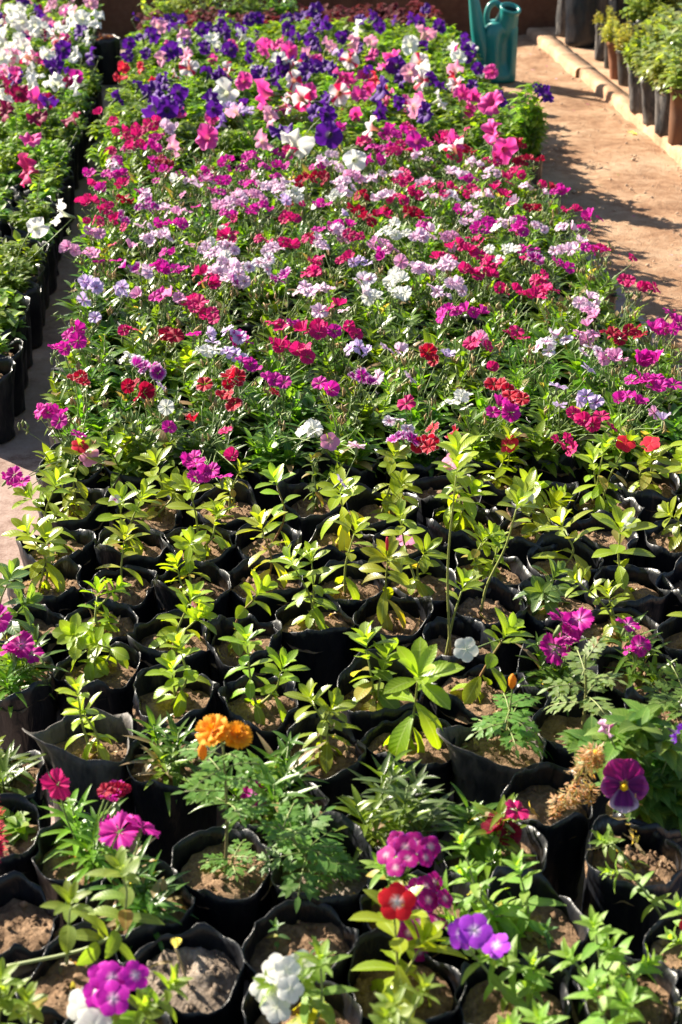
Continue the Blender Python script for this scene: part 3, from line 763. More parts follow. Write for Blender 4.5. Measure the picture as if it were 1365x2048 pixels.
# ---------------------------------------------------------------- the hand placed plants in front
V, D, X, C_ = 'vinca', 'dianthus', 'phlox', 'cosmos'
FRONT = [
 # bag mouth (photo point), kind, label, stem tips, flowers, options
 (150, 1012, V, 'vinca with a scarlet and a pink bloom beside the concrete gap, glossy pale leaves', [(165, 912), (125, 965)], [(160, 893, 'v', 'RD'), (180, 914, 'v', 'PK')], {}),
 (300, 1010, V, 'low pale vinca between the scarlet-topped vinca and the magenta dianthus', [(315, 935), (345, 985)], [], dict(y=.5)),
 (450, 1005, V, 'small yellowish vinca of narrow upright leaves below the magenta dianthus', [(476, 950), (460, 985)], [], dict(y=.7, L=.04)),
 (635, 1000, X, 'bushy narrow-leaved seedling topped by one pink star flower', [(652, 890), (625, 930), (670, 945)], [(660, 884, 'v', 'PK')], dict(L=.034, col=(.085, .15, .03))),
 (768, 1015, V, 'tall many-leaved vinca behind the fallen pink blossom', [(788, 920), (805, 975)], [], dict(y=.2)),
 (890, 985, 'bare', 'empty bag of dry soil behind the tall bare vinca stem', [], [], {}),
 (950, 1058, V, 'bushy vinca with a folded coral bloom and large drooping yellow leaves', [(942, 928), (965, 1010)], [(930, 938, 'v', 'PK')], dict(y=.8, L=.07, droop=1.0)),
 (1018, 965, V, 'slender vinca with one flat coral red bloom on top', [(1042, 902), (1030, 935)], [(1043, 902, 'v', 'RD')], dict(y=.5)),
 (1105, 1000, V, 'small vinca with a slim red bud among yellow leaves', [(1100, 985), (1135, 1000), (1085, 975)], [], dict(y=.6, bud=(1085, 972))),
 (1190, 1000, V, 'leafy vinca crowned by a dark red bloom on a leaning stem', [(1185, 900), (1228, 890), (1165, 925)], [(1229, 882, 'v', 'RD')], dict(y=.3)),
 (1300, 985, V, 'vinca with one small red bloom on a bare stalk by the yellow vinca', [(1308, 930), (1290, 950)], [(1305, 905, 'v', 'RD')], dict(y=.5)),
 (1392, 990, V, 'big yellow-leaved vinca at the path end of the vinca rows', [(1362, 885), (1350, 935), (1385, 920)], [], dict(y=1.0, L=.07)),
 (140, 1098, V, 'two-stemmed green vinca next to the concrete gap, second row of vincas', [(132, 985), (88, 1010)], [], dict(L=.05)),
 (253, 1092, V, 'vinca with a single lilac-eyed white blossom and curled yellow lower leaves', [(238, 1012), (275, 1005)], [(226, 1002, 'x', 'E')], dict(y=.6)),
 (392, 1085, V, 'vinca with long upright pale leaves above crumbly soil', [(375, 988), (425, 1040)], [], dict(y=.45, L=.06)),
 (535, 1085, V, 'red-stemmed vinca with tiered blue-green leaves', [(550, 972)], [], dict(red=1, L=.058)),
 (668, 1072, V, 'squat vinca with long drooping bright yellow leaves', [(672, 990)], [], dict(y=1.0, L=.07, droop=1.3)),
 (850, 1072, 'bare', 'bag of soil holding a fallen pink blossom', [], [(843, 1070, 'v', 'PK')], dict(lay=1)),
 (1050, 1062, V, 'broad-leaved vinca with one white bloom, behind the bent bare stem', [(1045, 1002), (1092, 1020)], [(1043, 998, 'v', 'W')], dict(L=.062, W=.027)),
 (1180, 1058, 'bare', 'bag of pale crumbly soil between white-flowered and red-flowered vincas', [], [], {}),
 (1365, 1068, V, 'pale vinca of stacked leaves below the big yellow-leaved one', [(1348, 1035)], [], dict(y=.4)),
 (98, 1150, V, 'spreading vinca with drooping mottled lower leaves at the slab corner', [(70, 1065), (100, 1080)], [], dict(y=.3, L=.06, droop=.9)),
 (235, 1158, V, 'bare-stalked vinca with a leaf tuft high above its soil', [(246, 1082)], [], dict(y=.6, start=.55)),
 (382, 1168, V, 'small three-tuft seedling vinca in a wide bag of smooth soil', [(380, 1092), (355, 1140)], [], dict(L=.048)),
 (533, 1152, V, 'red-stemmed vinca with long hanging yellow leaves', [(526, 1060)], [], dict(red=1, y=1.0, L=.068, droop=1.4)),
 (690, 1168, V, 'bright yellow-green whorled vinca on one short woody stem', [(706, 1072)], [], dict(y=.75)),
 (838, 1165, V, 'two-branched green vinca in front of the fallen pink blossom', [(800, 1045), (845, 1115)], [], dict(L=.05)),
 (972, 1138, V, 'compact dense little vinca behind the two bare stems', [(962, 1090), (995, 1095), (975, 1080)], [], dict(L=.042, W=.016)),
 (1110, 1132, V, 'vinca with a four-leaf cross of long pale leaves', [(1108, 1070)], [], dict(y=.3, L=.066)),
 (1265, 1168, V, 'stout vinca with wide oval leaves, white bud and one yellowing leaf', [(1250, 1065)], [(1268, 1042, 'x', 'W')], dict(L=.07, W=.028, y=.2, droop=.8)),
 (1385, 1165, 'bare', 'bag of sunlit soil with a torn dusty rim beside the wide-leaved vinca', [], [], {}),
 (55, 1248, V, 'blue-green vinca bending over its bag beside the hot magenta dianthus', [(30, 1165), (60, 1215)], [], dict(L=.06, blue=1)),
 (194, 1242, V, 'short vinca with a withered twig in rough soil', [(222, 1188), (190, 1195)], [], dict(L=.042, twig=1)),
 (345, 1268, V, 'vinca with a tight pink bud in a crown of pale oval leaves', [(386, 1208), (400, 1240)], [(396, 1208, 'x', 'PK')], dict(y=.5, L=.055, fs=.45)),
 (497, 1272, V, 'red-stemmed vinca with three storeys of paired leaves', [(518, 1185)], [], dict(red=1, L=.06)),
 (640, 1238, V, 'two-headed vinca leaning over sunlit cracked soil', [(600, 1135), (636, 1130)], [], dict(L=.05, y=.2)),
 (787, 1238, V, 'vinca with a red spike bud and drooping yellow leaves', [(781, 1130)], [], dict(y=.8, L=.06, droop=1.2, bud=(780, 1095))),
 (905, 1258, V, 'very tall bare-stemmed vinca with a leaf tuft at its tip', [(908, 925), (918, 1160)], [], dict(start=.86, L=.05)),
 (1000, 1222, V, 'leafless bent yellow vinca stem rising to a leafy top', [[(990, 1235), (1003, 1180), (1040, 1105), (1062, 1030)]], [], dict(start=.88, L=.055)),
 (1135, 1195, V, 'vinca with large blue-green leaves behind the ruffled magenta dianthus', [(1122, 1160), (1108, 1185)], [], dict(L=.056, blue=1)),
 (1238, 1240, V, 'twin-tufted vinca with a few yellow leaf tips, beside the magenta dianthus', [(1215, 1190), (1160, 1160)], [], dict(L=.045)),
 (1350, 1268, V, 'vinca cut off by the path side, in a bag with dark damp soil', [(1362, 1190)], [], dict(L=.05)),
 (182, 1332, V, 'round-leaved seedling vinca in a wide bag of clods', [(140, 1275), (185, 1290)], [], dict(L=.045, W=.024, twig=1)),
 (40, 1345, D, 'hot magenta dianthus overhanging the corner of the front bed', [], [(40, 1302, 'd', 'MK'), (72, 1308, 'd', 'MK'), (8, 1240, 'd', 'M'), (55, 1290, 'd', 'MK')], dict(fs=1.1)),
 (345, 1388, V, 'stacked vinca of two pale tufts with round leaves', [(362, 1302), (345, 1350)], [], dict(y=.4, L=.046, W=.022)),
 (517, 1402, V, 'twin vinca seedlings crowded in one bag behind the orange blooms', [(495, 1292), (562, 1345)], [], dict(L=.05)),
 (760, 1385, V, 'vinca with broad pale leaves like a propeller, behind the big drooping one', [(735, 1300), (770, 1330)], [], dict(L=.058, W=.027, blue=.4)),
 (945, 1362, V, 'slanting red-stemmed vinca above a nodding white blossom', [(1003, 1268)], [(928, 1290, 'v', 'W')], dict(red=1, L=.06, W=.024)),
 (1120, 1362, D, 'ruffled bright magenta dianthus half hidden by a lobed leaf spray', [], [(1130, 1258, 'd', 'MK'), (1165, 1252, 'd', 'MK'), (1112, 1312, 'd', 'MK'), (1142, 1285, 'd', 'MK'), (1148, 1262, 'd', 'MK')], dict(fs=1.25, n=40)),
 (1287, 1348, D, 'small magenta dianthus of two heads near the lobed marigold leaves', [], [(1258, 1262, 'd', 'MK'), (1282, 1303, 'd', 'MK'), (1270, 1312, 'd', 'MK')], dict(n=26)),
 (170, 1492, V, 'pale vinca in a bag whose dusty sunlit rim is folded out', [(150, 1400), (165, 1440)], [], dict(y=.5, L=.045, flap=(3.7, .05, .035, .6), dusty=1)),
 (22, 1535, D, 'flowerless dianthus of long blue-green blades behind the celosia', [], [], dict(n=30, fs=1)),
 (335, 1508, D, 'straggly dianthus with withered brown stalks beside the orange blooms', [], [], dict(n=44, dry=.35, flap=(.3, .02, .004, .4))),
 (655, 1490, V, 'short vinca with a shrivelled brown tip', [(640, 1410), (672, 1425)], [], dict(L=.05, dryb=6)),
 (812, 1478, V, 'large vinca with long drooping glossy leaves over smooth soil', [(828, 1362)], [], dict(L=.082, W=.03, droop=1.2)),
 (1000, 1482, C_, 'orange-budded marigold seedling in a bag with a tall sunlit flap', [(1025, 1400)], [], dict(bud=(1028, 1362), flap=(3.6, .045, .03, .7), dusty=1, nl=9)),
 (1145, 1438, C_, 'lobed marigold seedling arching over the magenta dianthus', [(1160, 1300)], [], dict(nl=9, pale=1)),
 (1312, 1412, C_, 'marigold seedling with reddish stem above a smooth damp soil disc', [(1365, 1355)], [], dict(nl=8)),
 (560, 1602, D, 'lush dark green dianthus beside the orange flowers, no blooms', [], [(505, 1590, 'd', 'MK')], dict(n=80, size=1.15)),
 (770, 1648, D, 'lush grey-green dianthus mound with a few brown tips', [], [], dict(n=110, size=1.1, dry=.08, col=(.085, .14, .055))),
 (1085, 1598, 'deadcel', 'withered beige celosia plume drooping over a bag of smooth soil', [], [], dict()),
 (1305, 1602, 'pansy', 'pansy with one large purple and white face', [], [(1246, 1574)], {}),
 (35, 1672, 'celosia', 'crimson feathery celosia at the corner of the bed', [], [], {}),
 (150, 1702, D, 'dianthus with one big crimson bloom and small magenta ones', [], [(92, 1578, 'd', 'K', 1, 1.12), (214, 1588, 'd', 'C', 1, .5), (186, 1592, 'd', 'C', 1, .5), (208, 1618, 'd', 'M', 1, .95), (190, 1656, 'd', 'M', 1, .65), (226, 1586, 'd', 'C', 1, .5), (200, 1584, 'd', 'C', 1, .45)], dict(n=40, bigfirst=1)),
 (285, 1772, D, 'dianthus with two glowing purple discs above drying seed heads', [], [(290, 1632, 'd', 'M'), (248, 1640, 'd', 'M')], dict(n=44, fs=1.2, dry=.2, dryb=10)),
 (455, 1732, C_, 'marigold with two orange double blooms on a bare woody stalk', [[(446, 1715), (456, 1640), (448, 1500)], (468, 1725)], [(428, 1474, 'o', 'OR'), (476, 1484, 'o', 'OR')], dict(nl=11, start=.55, bud=(407, 1517))),
 (662, 1738, C_, 'leafy flowerless marigold over pale crusted soil', [(570, 1650), (640, 1690)], [], dict(nl=12, crust=1)),
 (985, 1690, D, 'dianthus with velvety dark red clustered heads in a bag with dusty rim', [], [(1000, 1660, 'd', 'DR'), (1022, 1664, 'd', 'DR'), (1012, 1645, 'd', 'DR'), (1036, 1620, 'd', 'K')], dict(n=44, fs=.85, flap=(.1, .012, .006, .6), wide=1.1)),
 (1270, 1712, X, 'dried phlox with a long bare drooping stalk and a sprouting weed', [[(1365, 1930), (1335, 1850), (1300, 1790), (1262, 1745), (1240, 1740)], (1215, 1680)], [], dict(tdy=-.085, L=.034, dryb=14, start=.6, flap=(3.5, .015, .005, .7))),
 (22, 1852, 'bare', 'bag of rough pinkish soil below the crimson celosia', [], [], {}),
 (130, 1965, X, 'phlox with a long trailing stem ending in a pale green rosette', [[(0, 1945), (150, 1912), (222, 1872), (240, 1805), (232, 1765)], [(120, 1940), (123, 1870), (126, 1830)]], [], dict(L=.055, W=.02, start=.5, dryb=4)),
 (375, 1932, 'bare', 'bag of crusted clay with a dried flower stub', [], [], dict(crust=1, stub=1)),
 (602, 1888, 'bare', 'bag of brown soil with two tiny weeds, behind the white phlox', [], [], dict(weed=1)),
 (800, 1805, X, 'phlox with three domed magenta and violet flower heads', [(770, 1720), (825, 1800), (740, 1740), (800, 1850)], [(782, 1690, 'x', 'PM', 9), (822, 1772, 'x', 'PM', 6), (808, 1818, 'x', 'PM', 8), (805, 1878, 'x', 'PM', 3)], dict(L=.045, fdy=-.06)),
 (1060, 1842, X, 'green budding phlox spreading many pale shoots over its bag', [(930, 1705), (1040, 1750), (900, 1790), (945, 1765), (975, 1830), (915, 1840)], [], dict(L=.045, weed=1)),
 (765, 2010, V, 'vinca with a large red white-eyed bloom over long glossy leaves', [(752, 1895), (800, 1950)], [(755, 1852, 'v', 'RW')], dict(L=.068, W=.026, droop=1.1, y=.3, fs=1.1)),
 (1050, 2015, X, 'phlox with three flat violet flowers on a branching stalk', [(945, 1905), (1085, 1960), (1010, 1935), (1075, 2000)], [(935, 1886, 'v', 'VI'), (966, 1878, 'v', 'VI'), (1010, 1908, 'v', 'VI')], dict(L=.04)),
 (1300, 2025, X, 'phlox with blunt pale buds beside the dried stalk', [(1238, 1905), (1272, 1945), (1195, 1965), (1330, 1980)], [], dict(L=.045)),
 (45, 2095, X, 'bushy soft grey-green phlox at the very corner', [(70, 1990), (20, 1990), (105, 2005), (50, 1960)], [], dict(L=.045, W=.016)),
 (245, 2112, X, 'phlox with a magenta flower head beside small white blooms', [(255, 2000), (300, 2030), (350, 1990)], [(240, 1965, 'v', 'MP', 3), (232, 2000, 'v', 'MP', 2), (200, 2025, 'v', 'W', 3), (285, 1960, 'v', 'MP')], dict(L=.045)),
 (455, 2112, X, 'white phlox only just showing its flower head above the frame edge', [(455, 2055), (420, 2070)], [(455, 2042, 'v', 'W', 4)], dict(L=.04)),
 (605, 2072, X, 'white phlox with a yellow leaf beside bare brown soil', [(640, 1960), (600, 1990), (560, 2000)], [(572, 1968, 'v', 'W', 4), (545, 2005, 'v', 'W', 3)], dict(L=.05, y=1, fs=.8)),
 (895, 2112, X, 'arching phlox stem of small soft leaves between red and violet flowers', [(880, 1990), (930, 1965), (860, 2020)], [], dict(L=.04)),
 (1060, 2120, X, 'phlox with half opened violet flowers at the front', [(1100, 1990), (1040, 2010)], [(1060, 2042, 'x', 'VI', 3)], dict(L=.042)),
 (1205, 2130, X, 'leaning phlox with thick pale stem and blunt leaves at the front', [(1180, 1985), (1120, 1960)], [], dict(L=.05)),
 (1392, 1905, X, 'tangled phlox showing one red flower beside the path', [(1350, 1840), (1345, 1900)], [(1358, 1862, 'x', 'RD')], dict(L=.04)),
 (1372, 2080, X, 'phlox with a long yellow blade leaf in the path corner', [(1345, 2000), (1380, 1990)], [], dict(L=.06, y=.6)),
]
KN = {V: ('potted_vinca', 'vinca', 'vincas in black nursery bags'), D: ('potted_dianthus', 'dianthus', 'dianthus in black nursery bags'), X: ('potted_phlox', 'phlox', 'phlox in black nursery bags'), C_: ('potted_marigold', 'marigold', 'marigolds in black nursery bags'), 'bare': ('soil_filled_bag', 'nursery bag', 'soil filled nursery bags'), 'deadcel': ('potted_celosia', 'celosia', None), 'celosia': ('potted_celosia', 'celosia', None), 'pansy': ('potted_pansy', 'pansy', None)}
# keep neighbouring bags from running through each other
pos = [P(e[0], e[1], BH) for e in FRONT]
start = [p.copy() for p in pos]
for it in range(80):
    for i in range(len(pos)):
        for j in range(i):
            d = pos[i] - pos[j]; L = d.length
            if L < .140:
                k = d / max(L, 1e-4) * (.140 - L) * .5
                pos[i] += k; pos[j] -= k
        pos[i] += (start[i] - pos[i]) * .03
def stalk(mb, a, b, r, rad=.0011, col=GRN, bow=.25):
    m = a.lerp(b, .55); m = m + Vector((r.gauss(0, .12), r.gauss(0, .12), bow * .4)) * (b - a).length * .3
    tube(mb, curve([a, m, b], 3), rad, 4, vary(col, r), 0)
for i, (px, py, kind, label, tops, fl, o) in enumerate(FRONT):
    r = random.Random(1000 + i)
    loc = Vector((pos[i].x, pos[i].y, 0)); sh = loc - Vector((start[i].x, start[i].y, 0))
    y0 = start[i].y
    nm, cat, grp = KN[kind]
    bag = bag_mesh(300 + i, flap=o['flap'], mat=M_BAGG if o.get('dusty') else M_BAG) if 'flap' in o else None  # dusty: grey colour paints dust plus the grazing sun on the flap
    t = potted(nm, loc, label, cat, grp, r, bag, CRUST[i % 2] if o.get('crust') else None)
    T = lambda x, y, dy=0.0: W(x, y, y0 + dy) + sh - loc
    base = Vector((r.uniform(-.008, .008), r.uniform(-.008, .008), SZ))
    sb, lb = MB(), MB()
    yl = o.get('y', 0)
    fpts = []
    for f in fl:
        if kind == 'pansy': continue
        n = f[4] if len(f) > 4 else 1
        if o.get('lay'):
            fpts.append((f[2], f[3], P(f[0], f[1], SZ + .012) - loc + sh, 1)); continue
        c = T(f[0], f[1], o.get('fdy', -.01))
        for k in range(n):
            off = Vector((0, 0, 0))
            if n > 1:
                a = 2.4 * k; q = .0125 * math.sqrt(k) * (1.35 if f[2] == 'v' else 1)
                off = Vector((q * math.cos(a), q * math.sin(a) * .9, -.35 * q + r.uniform(-.002, .002)))
            fpts.append((f[2], f[3], c + off, n))
    if kind in (V, X):
        col = lerp(G_VI, (.27, .32, .02), max(0, min(1, yl * .75 + r.uniform(-.05, .25)))) if kind == V else o.get('col', G_PHX)
        if o.get('blue'): col = lerp(col, (.075, .15, .06), o['blue'])
        low = (.42, .40, .03) if yl >= .7 else None
        sc = (.22, .05, .03) if o.get('red') else ((.24, .26, .06) if kind == V else (.22, .28, .11))
        for k, tp in enumerate(tops):
            if isinstance(tp, list):
                q = [T(*p_, o.get('tdy', 0)) for p_ in tp]
                if q[0].z > SZ + .03 and kind == V: q = [base] + q
                pts = curve(q, 5)
            else:
                top = T(*tp); b0 = base if k == 0 else base + Vector((r.uniform(-.012, .012), r.uniform(-.012, .012), 0))
                m = b0.lerp(top, .5) + Vector((r.gauss(0, .011), r.gauss(0, .011), .004))
                pts = curve([b0, m, top], 6)
            ln = sum((b - a).length for a, b in zip(pts, pts[1:]))
            st = o.get('start', .2)
            if kind == X:
                leafy_stem(sb, lb, pts, r, L=o.get('L', .04), Wd=o.get('W', o.get('L', .04) * .33), gap=.019, col=col, scol=sc, shape='lance' if 'W' not in o else 'oval', droop=.35, tipn=9, tips=.7, r0=.0026, start=st if isinstance(tp, list) else .25, bend=.7, low=low)
            else:
                leafy_stem(sb, lb, pts, r, L=o.get('L', .055) * r.uniform(.95, 1.1), Wd=o.get('W', o.get('L', .055) * .36) * 1.03, gap=min(.022, max(.014, ln / 6)), col=col, scol=sc, droop=o.get('droop', .45), start=st, low=low, tipn=9, tips=.85)
    elif kind == D:
        fo = dianthus_foliage(500 + i, o.get('size', 1.0) * .86, o.get('n', 60), .10, o.get('col', G_DI), o.get('dry', .04), o.get('wide', .72))
        lb.join(fo, base)
    elif kind == C_:
        for k, tp in enumerate(tops):
            if isinstance(tp, list): pts = curve([base] + [T(*p_) for p_ in tp[1:]], 6)
            else: pts = curve([base, base.lerp(T(*tp), .5) + Vector((.004, 0, .004)), T(*tp)], 6)
            woody = isinstance(tp, list)
            tube(sb, pts, [.003 - .0014 * j / len(pts) for j in range(len(pts))], 6, (.20, .13, .07) if woody else (.18, .14, .05), 0, (.15, .2, .05))
            nl = o['nl'] if k == 0 else 6
            for j in range(nl):
                t_ = (o.get('start', .3) if k == 0 else .2); t_ = t_ + (1.02 - t_) * (j + .5) / nl
                q = pts[min(len(pts) - 1, int(t_ * (len(pts) - 1)))]
                a = 2.4 * j + r.uniform(-.3, .3); e = r.uniform(-.25, .45) + .5 * (j / nl)
                dd = Vector((math.cos(a) * math.cos(e), math.sin(a) * math.cos(e), math.sin(e)))
                pinnate_leaf(lb, q, dd, Vector((0, 0, 1)), r.uniform(.055, .08) * (1 - .35 * j / nl) * (1 if k == 0 else .7), r, lerp(G_COS, (.20, .26, .12), .6) if o.get('pale') else G_COS, 3)
    elif kind == 'pansy':
        fo = petunia_foliage(77, .12, .06, 15, (.09, .17, .035), 1.35, 'ovate'); lb.join(fo, base + Vector((.015, 0, 0)))
        for q in ((1225, 1510), (1290, 1470), (1350, 1560)):
            fo = petunia_foliage(78 + q[0], .05, .04, 6, (.11, .19, .04), 1.2, 'ovate'); lb.join(fo, T(*q, -.01) - Vector((0, 0, .03)))
        c = T(1246, 1574, -.075)
        f1, f2 = pansy_flower()
        nq = Vector((-.08, -.9, 0.62)).normalized().to_track_quat('Z', 'Y')
        fo_ = link('flower', f1, t, c, nq @ Quaternion((0, 0, 1), 0), .039)
        tag(fo_, 'open pansy face in magenta and deep purple with a pale edge')
        link('flower_eye', f2, fo_)
        stalk(sb, base, c - Vector((0, .002, .002)), r, .0016, GRN, .5)
        for q, rot in (((1212, 1462), 1.2), ((1352, 1470), -1)):
            c2 = T(*q, -.03)
            tag(link('flower', flower_mesh('p', 'Q' if rot > 0 else 'D', 0), t, c2, Vector((-rot, -.5, -.4)).normalized().to_track_quat('Z', 'Y'), .015), 'nodding folded pansy bloom seen from behind' if rot > 0 else 'dark folded pansy bloom')
            stalk(sb, base, c2, r, .0014, GRN, .6)
    elif kind == 'celosia':
        b2 = [base, T(10, 1660, -.06), T(5, 1590, -.06)]
        tube(sb, curve(b2, 4), .003, 6, (.2, .1, .05), 0)
        pl = celosia_plume(5, [T(14, 1705, -.06), T(20, 1655, -.06), T(10, 1595, -.06)], .034, (.55, .008, .06), 520)
        link('plume', pl.mesh('plume', [M_PET]), t)
        pl = celosia_plume(6, [T(0, 1744, -.08), T(22, 1722, -.08), T(42, 1704, -.08)], .014, (.60, .02, .10), 150)
        link('plume', pl.mesh('plume', [M_PET]), t)
        lb.join(petunia_foliage(91, .03, .04, 3, G_PET, .9), base + Vector((0, .03, 0)))
    elif kind == 'deadcel':
        b2 = [base + Vector((.02, 0, 0)), T(1135, 1590, -.07), T(1150, 1560, -.08), T(1178, 1510, -.08)]
        tube(sb, curve(b2, 4), .0028, 6, (.36, .30, .10), 0)
        pl = celosia_plume(8, [T(1150, 1570, -.08), T(1172, 1530, -.08), T(1186, 1500, -.08), T(1192, 1540, -.09)], .02, (.50, .37, .25), 520, -.2)
        for q in ((1130, 1600), (1110, 1615), (1150, 1590), (1178, 1590)):
            pl.join(celosia_plume(q[0], [T(*q, -.09) + Vector((0, 0, .02)), T(*q, -.09), T(*q, -.095) - Vector((0, 0, .018))], .009, (.48, .35, .22), 90, .4))
        link('plume', pl.mesh('plume', [M_SOFT]), t)
    if o.get('stub'):
        stalk(sb, base + Vector((0, -.02, 0)), T(352, 1895, -.06), r, .0018, (.45, .36, .2)); leaf(lb, T(352, 1897, -.06), Vector((.1, 0, 1)), Vector((0, 1, 0)), .022, .014, 'ovate', .3, .7, (.6, .5, .34), 4)
        leaf(lb, T(345, 1925, -.05), Vector((-1, 0, .3)), Vector((0, 0, 1)), .04, .006, 'lance', 1.2, .5, TAN, 5)
    if o.get('weed'):
        for q in ((-.03, .02), (.02, -.02)):
            b_ = Vector((q[0], q[1], SZ)); leafy_stem(sb, lb, curve([b_, b_ + Vector((.002, 0, .012)), b_ + Vector((0, 0, .026))], 3), r, L=.02, Wd=.007, gap=.01, col=(.07, .16, .06), shape='lance', r0=.001)
    if o.get('twig'):
        b_ = base + Vector((-.015, .01, 0)); tube(sb, curve([b_, b_ + Vector((.004, 0, .03)), b_ + Vector((-.006, 0, .055))], 3), .0014, 4, (.16, .09, .05)); dry_bits(lb, r, 4, .02, .01)
    if o.get('dryb'): 
        m_ = MB(); dry_bits(m_, r, o['dryb'], .045, .09); lb.join(m_, base)
    if kind != 'bare' or o.get('crust'): 
        m_ = MB(); dry_bits(m_, r, r.randrange(2, 8), .058, .006); lb.join(m_, Vector((0, 0, SZ)))
    bud = o.get('bud')
    if bud:
        bp = T(*bud, -.01); bm = MB()
        cb = (.75, .30, .02) if kind == C_ else (.55, .04, .08)
        tube(bm, [bp - Vector((0, 0, .012)), bp - Vector((0, 0, .004)), bp + Vector((0, 0, .006)), bp + Vector((0, 0, .014))], [.002, .006 if kind == C_ else .0028, .0065 if kind == C_ else .003, .002], 7, cb)
        link('flower_bud', bm.mesh('flower_bud', [M_PET]), t)
        b1 = T(*(tops[0] if not isinstance(tops[0], list) else tops[0][-1])); stalk(sb, b1, bp - Vector((0, 0, .01)), r, .0012)
    for j, (fk, pal, c, n) in enumerate(fpts):
        nr = None
        if o.get('lay'): nr = Vector((0, -.2, 1))
        elif fk in 'vx': nr = Vector((r.gauss(0, .25), -.55 + r.gauss(0, .2), .8)) if n == 1 else (Vector((c.x - fpts[0][2].x, 0, 0)) * 12 + Vector((r.gauss(0, .2), -.55 + r.gauss(0, .2), .8)))
        elif fk == 'o': nr = Vector((.25 * (1 if j else -1), -.4, .85))
        if o.get('bigfirst') and j == 0: nr = Vector((-.5, -.8, .35))
        add_flower(t, fk, pal, c + loc, r, nr, o.get('fs', 1.0) * (fl[min(j, len(fl) - 1)][5] if len(fl[min(j, len(fl) - 1)]) > 5 else 1))
        if not o.get('lay'):
            tp = base
            if tops:
                cand = [T(*(q if not isinstance(q, list) else q[-1])) for q in tops]
                tp = min(cand, key=lambda q: (q - c).length)
                if fk in 'dx' and n > 1: tp = tp.lerp(base, .3)
            stalk(sb, tp, c - Vector((0, 0, .006)), r, .0013, GRN, .3)
            if kind == D:
                for k in range(2):
                    q = base.lerp(c, r.uniform(.45, .8)); a = r.uniform(0, 6.28)
                    leaf(lb, q, Vector((math.cos(a), math.sin(a), .8)), Vector((0, 0, 1)), r.uniform(.03, .05), .007, 'lance', .6, .3, vary(G_DI, r), 5)
    if sb.v: link('stem', sb.mesh('stem', [M_STEM]), t)
    if lb.v: link('foliage', lb.mesh('foliage', [M_LEAF if kind == V else (M_DIAN if kind == D else M_SOFT), M_STEM]), t)
